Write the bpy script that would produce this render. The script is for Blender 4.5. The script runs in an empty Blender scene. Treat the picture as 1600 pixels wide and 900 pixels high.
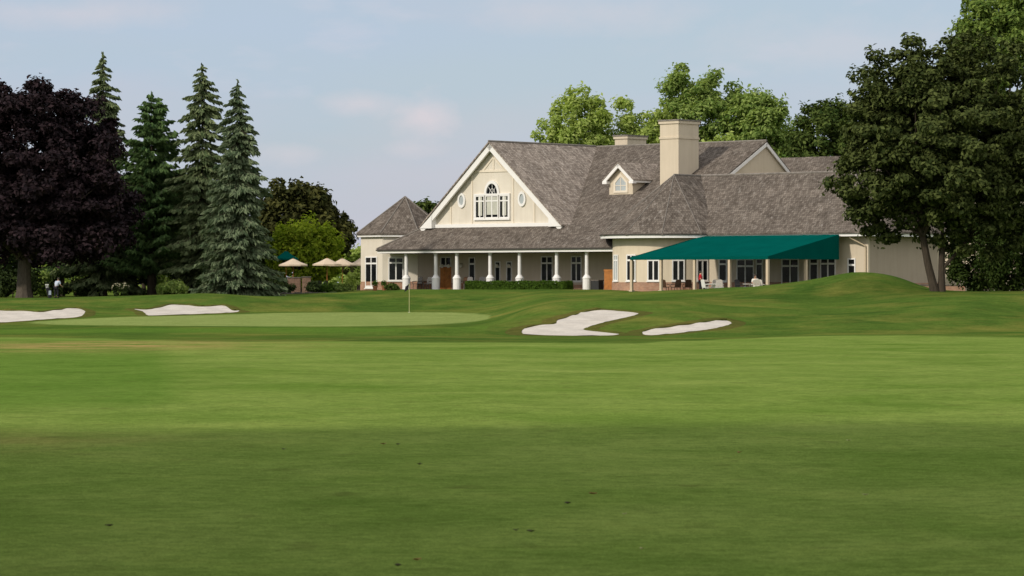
import bpy, math, random
import numpy as np
from mathutils import Vector, Matrix
from mathutils.geometry import delaunay_2d_cdt

random.seed(7); RNG = np.random.default_rng(11)
SC = bpy.context.scene
COL = SC.collection
R = math.radians
F = 5000.0          # focal length of the long lens, in 1600-wide picture pixels
HY = 440.0          # picture row of the horizon
CZ = 1.7            # eye height

# --------------------------------------------------------------------------
# small helpers
# --------------------------------------------------------------------------
def tag(o, label=None, cat=None, group=None, kind=None):
    if label: o["label"] = label
    if cat: o["category"] = cat
    if group: o["group"] = group
    if kind: o["kind"] = kind
    return o

def empty(name, loc, rz=0.0, label=None, cat=None, group=None):
    o = bpy.data.objects.new(name, None)
    COL.objects.link(o)
    o.location = loc; o.rotation_euler = (0, 0, rz); o.empty_display_size = 0.3
    return tag(o, label, cat, group)

def link_mesh(name, me, mat, parent=None):
    o = bpy.data.objects.new(name, me)
    COL.objects.link(o)
    for m in (mat if isinstance(mat, (list, tuple)) else [mat]):
        me.materials.append(m)
    if parent is not None: o.parent = parent
    return o

class MB:
    """collects faces, links them as one mesh object"""
    def __init__(s): s.v = []; s.f = []; s.uv = []; s.sm = []; s.mi = []
    def face(s, pts, uvs=None, smooth=False, mi=0):
        i = len(s.v); s.v += [tuple(p) for p in pts]
        s.f.append(tuple(range(i, i + len(pts))))
        s.uv += list(uvs) if uvs else [(p[0] + p[1], p[2]) for p in pts]
        s.sm.append(smooth); s.mi.append(mi)
    def box(s, a, b, mi=0):
        x0, y0, z0 = [min(a[i], b[i]) for i in range(3)]; x1, y1, z1 = [max(a[i], b[i]) for i in range(3)]
        s.face([(x0,y0,z0),(x1,y0,z0),(x1,y0,z1),(x0,y0,z1)], mi=mi)
        s.face([(x1,y1,z0),(x0,y1,z0),(x0,y1,z1),(x1,y1,z1)], mi=mi)
        s.face([(x0,y1,z0),(x0,y0,z0),(x0,y0,z1),(x0,y1,z1)], mi=mi)
        s.face([(x1,y0,z0),(x1,y1,z0),(x1,y1,z1),(x1,y0,z1)], mi=mi)
        s.face([(x0,y0,z1),(x1,y0,z1),(x1,y1,z1),(x0,y1,z1)], mi=mi)
        s.face([(x0,y1,z0),(x1,y1,z0),(x1,y0,z0),(x0,y0,z0)], mi=mi)
    def obox(s, o, ex, ey, ez, a, b):
        """box in the frame o, ex, ey, ez"""
        def P(x, y, z): return tuple(o[i] + ex[i]*x + ey[i]*y + ez[i]*z for i in range(3))
        x0,y0,z0 = a; x1,y1,z1 = b
        c = [P(x0,y0,z0),P(x1,y0,z0),P(x1,y1,z0),P(x0,y1,z0),P(x0,y0,z1),P(x1,y0,z1),P(x1,y1,z1),P(x0,y1,z1)]
        for q in ((0,1,5,4),(1,2,6,5),(2,3,7,6),(3,0,4,7),(4,5,6,7),(3,2,1,0)): s.face([c[k] for k in q])
    def prism(s, poly, d, ruv=False):
        """polygon poly extruded by vector d"""
        n = len(poly); q = [tuple(p[i] + d[i] for i in range(3)) for p in poly]
        uv = slope_uv(poly) if ruv else None
        s.face(poly, uv); s.face(q[::-1], uv[::-1] if uv else None)
        for i in range(n):
            j = (i + 1) % n
            s.face([poly[j], poly[i], q[i], q[j]])
    def tube(s, pts, rad, n=8, cap=True, smooth=True):
        pts = [Vector(p) for p in pts]; rings = []
        ref = Vector((0.31, 0.17, 0.93))
        for i, p in enumerate(pts):
            d = (pts[min(i+1, len(pts)-1)] - pts[max(i-1, 0)]).normalized()
            if abs(d.dot(ref)) > 0.97: ref = Vector((1, 0.1, 0))
            a = d.cross(ref).normalized(); b = d.cross(a).normalized()
            r = rad[i] if isinstance(rad, (list, tuple)) else rad
            rings.append([p + a*math.cos(2*math.pi*k/n)*r + b*math.sin(2*math.pi*k/n)*r for k in range(n)])
        for i in range(len(rings)-1):
            for k in range(n):
                l = (k+1) % n
                s.face([rings[i][k], rings[i+1][k], rings[i+1][l], rings[i][l]], [(k/n,i),(k/n,i+1),((k+1)/n,i+1),((k+1)/n,i)], smooth)
        if cap:
            s.face(rings[0]); s.face(rings[-1][::-1])
    def lathe(s, c, prof, n=16, smooth=True, a0=0.0):
        """prof = [(radius, z)...] around the vertical axis at c"""
        rings = [[(c[0]+r*math.cos(a0+2*math.pi*k/n), c[1]+r*math.sin(a0+2*math.pi*k/n), c[2]+z) for k in range(n)] for r, z in prof]
        for i in range(len(rings)-1):
            for k in range(n):
                l = (k+1) % n
                s.face([rings[i][k], rings[i][l], rings[i+1][l], rings[i+1][k]], None, smooth)
        s.face(rings[0][::-1]); s.face(rings[-1])
    def build(s, name, mat, parent=None, weld=False):
        me = bpy.data.meshes.new(name)
        me.from_pydata(s.v, [], s.f)
        uvl = me.uv_layers.new(name="UVMap")
        uvl.data.foreach_set("uv", np.array(s.uv, np.float32).ravel())
        me.polygons.foreach_set("use_smooth", s.sm)
        me.polygons.foreach_set("material_index", s.mi)
        if weld:
            import bmesh
            bm = bmesh.new(); bm.from_mesh(me); bmesh.ops.remove_doubles(bm, verts=bm.verts, dist=1e-4)
            bm.to_mesh(me); bm.free()
        me.update()
        return link_mesh(name, me, mat, parent)

def slope_uv(poly):
    p = [Vector(q) for q in poly]
    n = Vector((0, 0, 0))
    for i in range(len(p)):
        n += (p[i] - p[0]).cross(p[(i+1) % len(p)] - p[0])
    n.normalize()
    if n.z < 0: n = -n
    e = Vector((0, 0, 1)).cross(n)
    e = e.normalized() if e.length > 1e-4 else Vector((1, 0, 0))
    t = n.cross(e)
    return [(q.dot(e), q.dot(t)) for q in p]

# --------------------------------------------------------------------------
# materials
# --------------------------------------------------------------------------
class NT:
    def __init__(s, name):
        s.m = bpy.data.materials.new(name); s.m.use_nodes = True
        s.t = s.m.node_tree; s.n = s.t.nodes; s.bsdf = s.n["Principled BSDF"]; s.out = s.n["Material Output"]
    def add(s, typ, **kw):
        nd = s.n.new(typ)
        for k, v in kw.items():
            if k in nd.inputs.keys(): nd.inputs[k].default_value = v
            else: setattr(nd, k, v)
        return nd
    def link(s, a, b): s.t.links.new(a, b)
    def coord(s, kind="Object"): return s.add("ShaderNodeTexCoord").outputs[kind]
    def mapping(s, vec, scale, rot=(0,0,0)):
        m = s.add("ShaderNodeMapping"); m.inputs["Scale"].default_value = scale; m.inputs["Rotation"].default_value = rot
        s.link(vec, m.inputs["Vector"]); return m.outputs[0]
    def noise(s, vec, scale, detail=4, rough=0.55, dist=0.0):
        n = s.add("ShaderNodeTexNoise"); n.inputs["Scale"].default_value = scale; n.inputs["Detail"].default_value = detail
        n.inputs["Roughness"].default_value = rough; n.inputs["Distortion"].default_value = dist
        s.link(vec, n.inputs["Vector"]); return n.outputs["Fac"]
    def ramp(s, fac, stops, interp="LINEAR"):
        r = s.add("ShaderNodeValToRGB"); r.color_ramp.interpolation = interp
        e = r.color_ramp.elements
        while len(e) < len(stops): e.new(0.5)
        for i, (p, c) in enumerate(stops):
            e[i].position = p; e[i].color = (*c, 1) if len(c) == 3 else c
        s.link(fac, r.inputs[0]); return r.outputs[0]
    def mix(s, fac, a, b, blend="MIX"):
        m = s.add("ShaderNodeMix", data_type="RGBA", blend_type=blend)
        for sock, val in ((m.inputs[0], fac), (m.inputs[6], a), (m.inputs[7], b)):
            if isinstance(val, (int, float)): sock.default_value = val
            elif isinstance(val, (tuple, list)): sock.default_value = (*val, 1) if len(val) == 3 else val
            else: s.link(val, sock)
        return m.outputs[2]
    def math(s, op, a, b=0.0, clamp=False):
        m = s.add("ShaderNodeMath", operation=op, use_clamp=clamp)
        for sock, val in ((m.inputs[0], a), (m.inputs[1], b)):
            if isinstance(val, (int, float)): sock.default_value = val
            else: s.link(val, sock)
        return m.outputs[0]
    def bump(s, h, strength=0.3, dist=0.02):
        b = s.add("ShaderNodeBump"); b.inputs["Strength"].default_value = strength; b.inputs["Distance"].default_value = dist
        s.link(h, b.inputs["Height"]); s.link(b.outputs[0], s.bsdf.inputs["Normal"])
    def base(s, c, rough=0.8, spec=0.3):
        i = s.bsdf.inputs["Base Color"]
        if isinstance(c, (tuple, list)): i.default_value = (*c, 1)
        else: s.link(c, i)
        s.bsdf.inputs["Roughness"].default_value = rough
        s.bsdf.inputs["Specular IOR Level"].default_value = spec
        return s.m

def plain(name, c, rough=0.7, spec=0.3, var=0.15, scale=3.0, bump=0.0):
    k = NT(name); v = k.coord()
    n = k.noise(v, scale, 5, 0.6)
    lo = tuple(x*(1-var) for x in c); hi = tuple(min(1, x*(1+var)) for x in c)
    m = k.base(k.ramp(n, [(0.3, lo), (0.7, hi)]), rough, spec)
    if bump: k.bump(n, bump, 0.01)
    return m

def leaf_mat(name, dark, light, transl=0.25, nscale=0.5):
    k = NT(name)
    g = k.add("ShaderNodeNewGeometry")
    nz = k.noise(g.outputs["Position"], nscale, 3, 0.6)
    f = k.math("ADD", k.math("MULTIPLY", g.outputs["Random Per Island"], 0.55), k.math("MULTIPLY", nz, 0.5))
    c = k.ramp(f, [(0.2, dark), (0.85, light)])
    k.base(c, 0.75, 0.08)
    tr = k.add("ShaderNodeBsdfTranslucent"); k.link(k.mix(1.0, c, (1.0, 1.0, 0.6), "MULTIPLY"), tr.inputs[0])
    mx = k.add("ShaderNodeMixShader"); mx.inputs[0].default_value = transl
    k.link(k.bsdf.outputs[0], mx.inputs[1]); k.link(tr.outputs[0], mx.inputs[2]); k.link(mx.outputs[0], k.out.inputs[0])
    return k.m

def bark_mat(name, c):
    k = NT(name); v = k.mapping(k.coord(), (6, 6, 1.2))
    n = k.noise(v, 2.0, 6, 0.65)
    m = k.base(k.ramp(n, [(0.3, tuple(x*0.5 for x in c)), (0.7, c)]), 0.9, 0.1)
    k.bump(n, 0.6, 0.03); return m

def roof_mat(name, tint=1.0):
    k = NT(name); uv = k.coord("UV")
    b = k.add("ShaderNodeTexBrick"); b.offset = 0.5
    for nm, v in (("Scale", 1.0), ("Mortar Size", 0.012), ("Bias", 0.0), ("Brick Width", 0.22), ("Row Height", 0.24), ("Mortar Smooth", 0.2)):
        b.inputs[nm].default_value = v
    b.inputs["Color1"].default_value = (0.118, 0.104, 0.094, 1); b.inputs["Color2"].default_value = (0.212, 0.193, 0.176, 1)
    b.inputs["Mortar"].default_value = (0.055, 0.046, 0.040, 1)
    k.link(uv, b.inputs["Vector"])
    n1 = k.noise(uv, 0.55, 5, 0.65)
    n2 = k.noise(k.mapping(uv, (4.5, 1.1, 1)), 1.0, 5, 0.7)
    n3 = k.noise(k.mapping(uv, (3.2, 1.6, 1), (0, 0, 0.5)), 1.0, 3, 0.6)
    c = k.mix(1.0, b.outputs[0], k.ramp(n1, [(0.3, (0.72, 0.70, 0.68)), (0.72, (1.2, 1.16, 1.12))]), "MULTIPLY")
    c = k.mix(1.0, c, k.ramp(n2, [(0.3, (0.68, 0.67, 0.66)), (0.68, (1.24, 1.23, 1.22))]), "MULTIPLY")
    c = k.mix(k.ramp(n3, [(0.60, (0, 0, 0)), (0.70, (0.5, 0.5, 0.5))]), c, (0.34, 0.315, 0.29))
    c = k.mix(1.0, c, (tint*1.01, tint*1.0, tint*0.985), "MULTIPLY")
    m = k.base(c, 0.9, 0.0)
    k.bump(k.math("ADD", b.outputs["Fac"], n2), -0.35, 0.03)
    return m

def brick_mat(name):
    k = NT(name); uv = k.coord("UV")
    b = k.add("ShaderNodeTexBrick")
    for nm, v in (("Scale", 1.0), ("Mortar Size", 0.008), ("Brick Width", 0.22), ("Row Height", 0.075)): b.inputs[nm].default_value = v
    b.inputs["Color1"].default_value = (0.36, 0.17, 0.10, 1); b.inputs["Color2"].default_value = (0.46, 0.26, 0.17, 1); b.inputs["Mortar"].default_value = (0.42, 0.37, 0.32, 1)
    k.link(uv, b.inputs["Vector"])
    n = k.noise(uv, 1.4, 4)
    return k.base(k.mix(1.0, b.outputs[0], k.ramp(n, [(0.3, (0.75, 0.75, 0.75)), (0.7, (1.15, 1.1, 1.05))]), "MULTIPLY"), 0.9, 0.1)

def wall_mat(name, c):
    k = NT(name); v = k.coord()
    n = k.noise(v, 0.6, 5, 0.6); n2 = k.noise(k.mapping(v, (3, 3, 0.25)), 1.0, 4, 0.6)
    c1 = k.ramp(n, [(0.25, tuple(x*0.93 for x in c)), (0.75, tuple(x*1.04 for x in c))])
    m = k.base(k.mix(1.0, c1, k.ramp(n2, [(0.3, (0.93, 0.92, 0.9)), (0.6, (1, 1, 1))]), "MULTIPLY"), 0.85, 0.15)
    k.bump(k.noise(v, 25, 2), 0.08, 0.01); return m

def glass_mat(name):
    k = NT(name); v = k.coord()
    n = k.noise(v, 0.9, 2)
    m = k.base(k.ramp(n, [(0.35, (0.003, 0.004, 0.005)), (0.7, (0.016, 0.018, 0.020))]), 0.12, 0.22)
    return m

def sand_mat(name):
    k = NT(name); v = k.coord()
    n = k.noise(v, 0.8, 5, 0.6); n2 = k.noise(k.mapping(v, (7, 3, 1)), 1.2, 4, 0.6)
    c = k.ramp(n, [(0.3, (0.49, 0.45, 0.395)), (0.7, (0.63, 0.585, 0.525))])
    c = k.mix(1.0, c, k.ramp(n2, [(0.3, (0.88, 0.87, 0.86)), (0.7, (1.04, 1.04, 1.04))]), "MULTIPLY")
    m = k.base(c, 0.95, 0.1); k.bump(n2, 0.35, 0.04); return m

def grass_mat(name, rough_only=False):
    k = NT(name)
    pos = k.add("ShaderNodeNewGeometry").outputs["Position"]
    big = k.noise(pos, 0.045, 5, 0.6, 0.5)
    mid = k.noise(k.mapping(pos, (1, 0.55, 1), (0, 0, 0.25)), 0.33, 6, 0.62, 0.4)
    fine = k.noise(pos, 5.0, 5, 0.75)
    vfine = k.noise(pos, 26.0, 4, 0.8)
    def col(lo, hi): 
        f = k.math("ADD", k.math("MULTIPLY", big, 0.5), k.math("MULTIPLY", mid, 0.55))
        return k.ramp(f, [(0.34, lo), (0.70, hi)])
    rough = col(ROUGH_LO, ROUGH_HI)
    # drier straw in the rough, in drifts
    dry = k.noise(k.mapping(pos, (1, 0.6, 1), (0, 0, -0.3)), 0.16, 5, 0.65)
    rough = k.mix(k.ramp(dry, [(0.47, (0, 0, 0)), (0.70, (0.55, 0.55, 0.55))]), rough, DRY)
    if rough_only:
        c = k.mix(0.5, rough, (0.10, 0.065, 0.028))
    else:
        fair = col(FAIR_LO, FAIR_HI)
        grn = col(GREEN_LO, GREEN_HI)
        def att(nm, edge=0.25):
            a = k.add("ShaderNodeAttribute", attribute_name=nm).outputs["Fac"]
            j = k.math("ADD", a, k.math("MULTIPLY", k.math("SUBTRACT", k.noise(pos, 1.3, 4, 0.7), 0.5), edge))
            return k.ramp(j, [(0.30, (0, 0, 0)), (0.70, (1, 1, 1))])
        c = k.mix(att("fairway", 0.75), rough, fair)
        c = k.mix(att("green", 0.5), c, grn)
        c = k.mix(k.math("MULTIPLY", att("stripe", 0.6), 0.7), c, STRIPE)
        w = k.math("MULTIPLY", k.add("ShaderNodeAttribute", attribute_name="worn").outputs["Fac"], k.ramp(k.noise(pos, 0.45, 6, 0.7), [(0.36, (0, 0, 0)), (0.58, (0.95, 0.95, 0.95))]))
        c = k.mix(w, c, WORN)
    # blade scale mottling, thatch flecks
    c = k.mix(1.0, c, k.ramp(fine, [(0.28, (0.66, 0.68, 0.62)), (0.72, (1.28, 1.26, 1.25))]), "MULTIPLY")
    c = k.mix(1.0, c, k.ramp(vfine, [(0.25, (0.55, 0.58, 0.5)), (0.72, (1.4, 1.38, 1.4))]), "MULTIPLY")
    hair = k.noise(k.mapping(pos, (1, 0.5, 1)), 75.0, 3, 0.8)
    c = k.mix(1.0, c, k.ramp(hair, [(0.25, (0.6, 0.62, 0.55)), (0.72, (1.38, 1.36, 1.4))]), "MULTIPLY")
    streak = k.noise(k.mapping(pos, (0.9, 0.8, 1), (0, 0, 0.12)), 0.75, 6, 0.68, 0.8)
    c = k.mix(1.0, c, k.ramp(streak, [(0.30, (0.78, 0.82, 0.76)), (0.52, (1.0, 1.0, 1.0)), (0.72, (1.16, 1.10, 1.12))]), "MULTIPLY")
    spots = k.noise(k.mapping(pos, (1, 0.7, 1)), 1.7, 3, 0.5)
    c = k.mix(k.ramp(spots, [(0.62, (0, 0, 0)), (0.76, (0.4, 0.4, 0.4))]), c, (0.075, 0.07, 0.022))
    m = k.base(c, 0.95, 0.0)
    k.bump(k.math("ADD", k.math("MULTIPLY", fine, 0.6), vfine), 0.45, 0.05)
    return m

ROUGH_LO, ROUGH_HI, DRY = (0.038, 0.084, 0.016), (0.104, 0.160, 0.030), (0.235, 0.205, 0.055)
FAIR_LO, FAIR_HI = (0.097, 0.174, 0.026), (0.222, 0.288, 0.074)
GREEN_LO, GREEN_HI = (0.190, 0.250, 0.076), (0.240, 0.292, 0.098)
STRIPE, WORN = (0.095, 0.178, 0.028), (0.34, 0.25, 0.10)

M = {}
M["grass"] = grass_mat("turf"); M["lip"] = grass_mat("dry_lip_turf", True)
M["sand"] = sand_mat("bunker_sand")
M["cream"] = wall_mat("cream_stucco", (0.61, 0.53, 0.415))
M["end_stucco"] = wall_mat("end_wall_stucco", (0.42, 0.35, 0.28))  # end wall, a darker tone than the cream walls
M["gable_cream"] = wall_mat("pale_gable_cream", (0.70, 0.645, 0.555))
M["trim"] = plain("white_trim", (0.80, 0.785, 0.765), 0.55, 0.3, 0.04, 1.0)
M["softtrim"] = plain("cream_batten", (0.74, 0.66, 0.54), 0.6, 0.3, 0.04, 1.0)
M["roof"] = roof_mat("cedar_shakes", 0.92); M["roof_pale"] = roof_mat("paler_cedar_shakes", 1.9); M["brick"] = brick_mat("red_brick")  # gable and dormer shakes take the paler tint
M["shaded_brick"] = plain("shaded_patio_brick", (0.19, 0.125, 0.09), 0.9, 0.1, 0.4, 6.0, 0.3)  # brick with the patio shade put into its colour
M["blossom"] = plain("faded_blossom", (0.32, 0.30, 0.20), 0.9, 0.1, 0.3, 9.0)
M["ridge"] = plain("ridge_shingle", (0.20, 0.18, 0.16), 0.9, 0.1, 0.3, 4.0)
M["glass"] = glass_mat("window_glass")
M["pane_pale"] = plain("painted_reflection_glass", (0.42, 0.46, 0.47), 0.15, 0.5, 0.1, 0.8)  # pale reflection painted into the pane colour
M["blind"] = plain("drawn_blind", (0.50, 0.50, 0.43), 0.6, 0.3, 0.1, 2.0)
M["gutter"] = plain("dark_gutter", (0.05, 0.045, 0.04), 0.6, 0.3, 0.15)
M["soffit"] = plain("soffit_paint", (0.10, 0.08, 0.06), 0.8, 0.2, 0.1)
M["wood"] = plain("varnished_wood", (0.42, 0.17, 0.045), 0.5, 0.3, 0.25, 5.0)
M["green_fabric"] = plain("green_awning_fabric", (0.001, 0.074, 0.062), 0.9, 0.0, 0.10, 0.7, 0.05)
M["tan_fabric"] = plain("tan_umbrella_fabric", (0.60, 0.49, 0.37), 0.8, 0.2, 0.06, 1.0)
M["post"] = plain("cream_post", (0.55, 0.45, 0.32), 0.6, 0.3, 0.05)
M["paver"] = plain("stone_pavers", (0.17, 0.15, 0.13), 0.9, 0.2, 0.3, 2.0, 0.3)
M["stone"] = plain("grey_wall_stone", (0.13, 0.115, 0.10), 0.9, 0.2, 0.45, 3.0, 0.5)
M["metal"] = plain("dark_metal", (0.03, 0.03, 0.03), 0.45, 0.4, 0.1)
M["white_plastic"] = plain("white_resin", (0.78, 0.77, 0.74), 0.5, 0.35, 0.04)
M["cushion"] = plain("pale_cushion", (0.60, 0.56, 0.50), 0.9, 0.1, 0.08)
M["bark_grey"] = bark_mat("grey_bark", (0.12, 0.10, 0.08)); M["bark_dark"] = bark_mat("dark_bark", (0.075, 0.06, 0.045))
M["lamp"] = plain("frosted_lamp_glass", (0.75, 0.72, 0.64), 0.3, 0.4, 0.03)
M["skin"] = plain("skin", (0.50, 0.30, 0.21), 0.6, 0.3, 0.06)
M["hair_dark"] = plain("dark_hair", (0.03, 0.022, 0.016), 0.6, 0.3, 0.2)
M["red_cloth"] = plain("red_cloth", (0.48, 0.020, 0.030), 0.85, 0.1, 0.1)
M["white_cloth"] = plain("white_cloth", (0.68, 0.66, 0.60), 0.85, 0.1, 0.05)
M["blue_cloth"] = plain("pale_blue_cloth", (0.42, 0.47, 0.56), 0.85, 0.1, 0.06)
M["dark_cloth"] = plain("dark_cloth", (0.022, 0.022, 0.028), 0.85, 0.1, 0.1)
M["dry_leaf"] = plain("dry_leaf", (0.30, 0.17, 0.07), 0.8, 0.1, 0.3, 20)
M["dark_leaf"] = plain("wet_dark_leaf", (0.05, 0.042, 0.018), 0.7, 0.2, 0.3, 20)
M["pale_leaf"] = plain("pale_leaf", (0.42, 0.40, 0.20), 0.8, 0.1, 0.2, 20)
M["terracotta"] = plain("terracotta", (0.33, 0.14, 0.07), 0.85, 0.2, 0.15)

# --------------------------------------------------------------------------
# ground: heights surveyed along lines of sight, then smoothed
# --------------------------------------------------------------------------
NEAR = [(3, -1.70), (36, -1.70), (60, -1.76), (90, -1.95), (115, -2.14)]
def yy(*pairs): return [(Y, -(y - HY) / F * Y) for Y, y in pairs]
LINES = {
 -700: yy((150,523),(200,510),(225,490),(245,470)) + [(275,-1.4),(420,-1.6)],
 0:    yy((150,523),(200,507),(212,503),(222,486),(232,477),(245,468)) + [(275,-1.4),(420,-1.6)],
 100:  yy((150,523),(200,505),(212,501),(222,486),(232,477),(246,466)) + [(275,-1.35),(420,-1.5)],
 200:  yy((150,523),(200,500),(225,490),(235,482),(246,464)) + [(265,-1.2),(420,-1.5)],
 320:  yy((150,523),(200,500),(228,492),(236,479),(247,457)) + [(265,-1.0),(420,-1.4)],
 440:  yy((150,523),(200,500),(232,488),(240,478),(250,466),(260,464)) + [(272,-1.0),(420,-1.3)],
 560:  yy((150,523),(200,500),(235,487),(248,470),(262,457)) + [(272,-0.75),(420,-1.2)],
 640:  yy((150,524),(190,505),(235,488),(248,470),(260,456)) + [(268,-0.66),(420,-1.1)],
 760:  yy((150,525),(190,505),(225,492),(245,475),(256,461),(263,454)) + [(270,-0.64),(420,-1.1)],
 850:  yy((148,526),(152,523),(166,492),(175,480),(190,475),(225,466),(250,456)) + [(262,-0.64),(420,-1.1)],
 960:  yy((148,526),(153,519),(168,489),(176,477),(190,471),(220,462),(245,454)) + [(262,-0.66),(420,-1.1)],
 1070: yy((146,528),(150,523),(158,507),(170,485),(190,470),(215,459),(232,452)) + [(243,-0.95),(420,-1.2)],
 1140: yy((146,527),(165,502),(185,480),(210,461),(226,446)) + [(238,-0.95),(420,-1.2)],
 1200: yy((148,525),(165,505),(180,485),(205,460),(220,443)) + [(234,-0.95),(420,-1.2)],
 1270: yy((150,522),(170,500),(188,480),(204,460),(216,435)) + [(226,-0.1),(237,-0.95),(420,-1.2)],
 1335: yy((150,520),(175,490),(193,469),(200,458),(214,420)) + [(226,0.2),(238,-0.9),(420,-1.2)],
 1400: yy((150,519),(175,485),(190,465),(199,457),(213,427)) + [(224,0.0),(238,-0.9),(420,-1.2)],
 1450: yy((150,518),(175,480),(190,463),(200,456),(212,452)) + [(230,-0.7),(420,-1.2)],
 1520: yy((150,517),(160,497),(172,480),(184,469),(196,458),(205,455)) + [(230,-0.75),(420,-1.2)],
 1600: yy((150,515),(160,500),(170,490),(182,470),(192,463),(204,454)) + [(230,-0.75),(420,-1.2)],
 2300: yy((150,515),(160,500),(170,490),(182,470),(192,463),(204,454)) + [(230,-0.75),(420,-1.2)],
}
PXS = np.arange(-700, 2301, 10.0); YS = np.arange(0, 421, 1.0)
def make_table():
    keys = sorted(LINES)
    prof = np.array([np.interp(YS, [p[0] for p in NEAR + LINES[k]], [p[1] for p in NEAR + LINES[k]]) for k in keys])
    T = np.empty((len(PXS), len(YS)))
    for j in range(len(YS)): T[:, j] = np.interp(PXS, keys, prof[:, j])
    def blur(A, sig, ax):
        r = int(sig*3); k = np.exp(-0.5*(np.arange(-r, r+1)/sig)**2); k /= k.sum()
        P = np.pad(A, [(r, r) if a == ax else (0, 0) for a in range(2)], mode="edge")
        return np.apply_along_axis(lambda m: np.convolve(m, k, mode="valid"), ax, P)
    return blur(blur(T, 2.0, 0), 1.9, 1)
TAB = make_table()
def H(X, Y):
    """ground height relative to the eye (arrays or numbers)"""
    X = np.asarray(X, float); Y = np.asarray(Y, float)
    Yc = np.clip(Y, 1.0, 419.0)
    a = np.clip((800 + F*X/np.maximum(Yc, 12.0) - PXS[0]) / 10.0, 0, len(PXS) - 1.001); b = Yc
    i = a.astype(int); j = b.astype(int); fa = a - i; fb = b - j
    t = TAB
    h = (t[i,j]*(1-fa)+t[i+1,j]*fa)*(1-fb) + (t[i,j+1]*(1-fa)+t[i+1,j+1]*fa)*fb
    # gentle undulation of the turf
    h = h + 0.025*np.sin(X*0.35+Y*0.11)*np.sin(Y*0.23+1.0)*np.clip((Y-20)/60, 0, 1)
    # low grassy ridges on the right
    for (xa, ya, xb, yb, w_, amp) in ((15.5,160,27,176,2.6,0.22),(19,178,33,190,2.8,0.20),(11,150,30,158,2.4,0.16),(-26,236,-14,240,2.5,0.15),(3,174,12,176,3.0,0.32),(-3.6,154,0.2,163,2.2,0.26),(6.2,157,8.8,163,1.6,0.18),(11,166,15,170,2.4,0.22)):
        dx, dy = xb - xa, yb - ya; t_ = np.clip(((X-xa)*dx + (Y-ya)*dy)/(dx*dx+dy*dy), 0, 1)
        h = h + amp*np.exp(-((X-xa-t_*dx)**2 + (Y-ya-t_*dy)**2)/(2*w_*w_))
    return h
def gz(X, Y): return float(H(X, Y)) + CZ
def hit(px, py, y0=12.0):
    """first point of the ground along the line of sight through a picture point"""
    Ys = np.arange(y0, 330, 0.1); X = (px - 800)/F*Ys
    d = -(py - HY)/F*Ys - H(X, Ys)
    k = np.argmax(d <= 0) if (d <= 0).any() else len(Ys) - 1
    Y = Ys[k]; x = (px - 800)/F*Y
    return Vector((x, Y, gz(x, Y)))
def at(px, py, Y): return Vector(((px - 800)/F*Y, Y, CZ - (py - HY)/F*Y))

def inside(poly, X, Y):
    r = np.zeros(X.shape, bool); n = len(poly)
    for i in range(n):
        x0, y0 = poly[i]; x1, y1 = poly[(i+1) % n]
        c = ((y0 > Y) != (y1 > Y)) & (X < (x1-x0)*(Y-y0)/((y1-y0) if y1 != y0 else 1e-9) + x0)
        r ^= c
    return r

def smooth_loop(pts, n=4):
    out = []
    L = len(pts)
    for i in range(L):
        p0, p1, p2, p3 = [np.array(pts[(i+k-1) % L], float) for k in range(4)]
        for s in range(n):
            t = s/n
            out.append(tuple(0.5*((2*p1)+(-p0+p2)*t+(2*p0-5*p1+4*p2-p3)*t*t+(-p0+3*p1-3*p2+p3)*t**3)))
    return out
def crop(pts, x0, y0, k): return [(x0 + a/k, y0 + b/k) for a, b in pts]

BUNKERS = [
 ("pale sand bunker right of the flag with a long arm reaching back", crop([(385,292),(410,264),(525,248),(545,232),(620,208),(680,192),(740,188),(850,192),(910,200),(880,213),(760,240),(684,263),(672,275),(760,285),(820,297),(700,301),(500,299)], 680, 420, 2.857)),
 ("narrow slanting sand bunker, rightmost on the course, below the green awning", crop([(920,292),(932,280),(1000,268),(1100,255),(1200,240),(1290,232),(1322,238),(1318,250),(1250,268),(1130,284),(1000,297),(940,298)], 680, 420, 2.857)),
 ("wide sand bunker at the left edge below the purple beech", crop([(-420,730),(-100,705),(60,706),(250,712),(400,722),(600,700),(720,682),(830,685),(890,715),(830,770),(500,795),(0,832),(-380,850)], 0, 380, 6.667)),
 ("low sand bunker in the grassy mound below the spruces", crop([(60,690),(240,692),(420,650),(540,645),(640,650),(760,668),(920,655),(1020,662),(1095,705),(1165,708),(1100,724),(700,742),(260,756),(190,748),(150,715)], 200, 380, 6.667)),
]
BPOLY = []
for lab, p in BUNKERS:
    w = [hit(a, b) for a, b in smooth_loop(p, 4)]
    BPOLY.append([(q.x, q.y) for q in w])

GREEN = [(45,504),(130,498),(250,494),(370,491),(440,489),(560,488),(680,488),(745,490),(768,495),(745,502),(680,507),(560,510),(400,510),(250,509),(120,508)]
GPOLY = [(hit(a, b).x, hit(a, b).y) for a, b in smooth_loop(GREEN, 3)]
FB = [(-300,528),(0,527),(160,529),(300,534),(500,533),(700,535),(900,536),(1000,537),(1100,532),(1200,527),(1400,524),(1600,528),(2000,530)]
FBW = [(a, hit(a, b).y) for a, b in FB]

def soft_poly(poly, X, Y, w=0.5):
    """0..1 inside value with a soft edge about w metres wide"""
    s = np.zeros(X.shape); n = 0
    for dx, dy in ((0,0),(w,0),(-w,0),(0,w),(0,-w),(w*.7,w*.7),(-w*.7,w*.7),(w*.7,-w*.7),(-w*.7,-w*.7)):
        s += inside(poly, X+dx, Y+dy); n += 1
    return s/n

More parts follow.
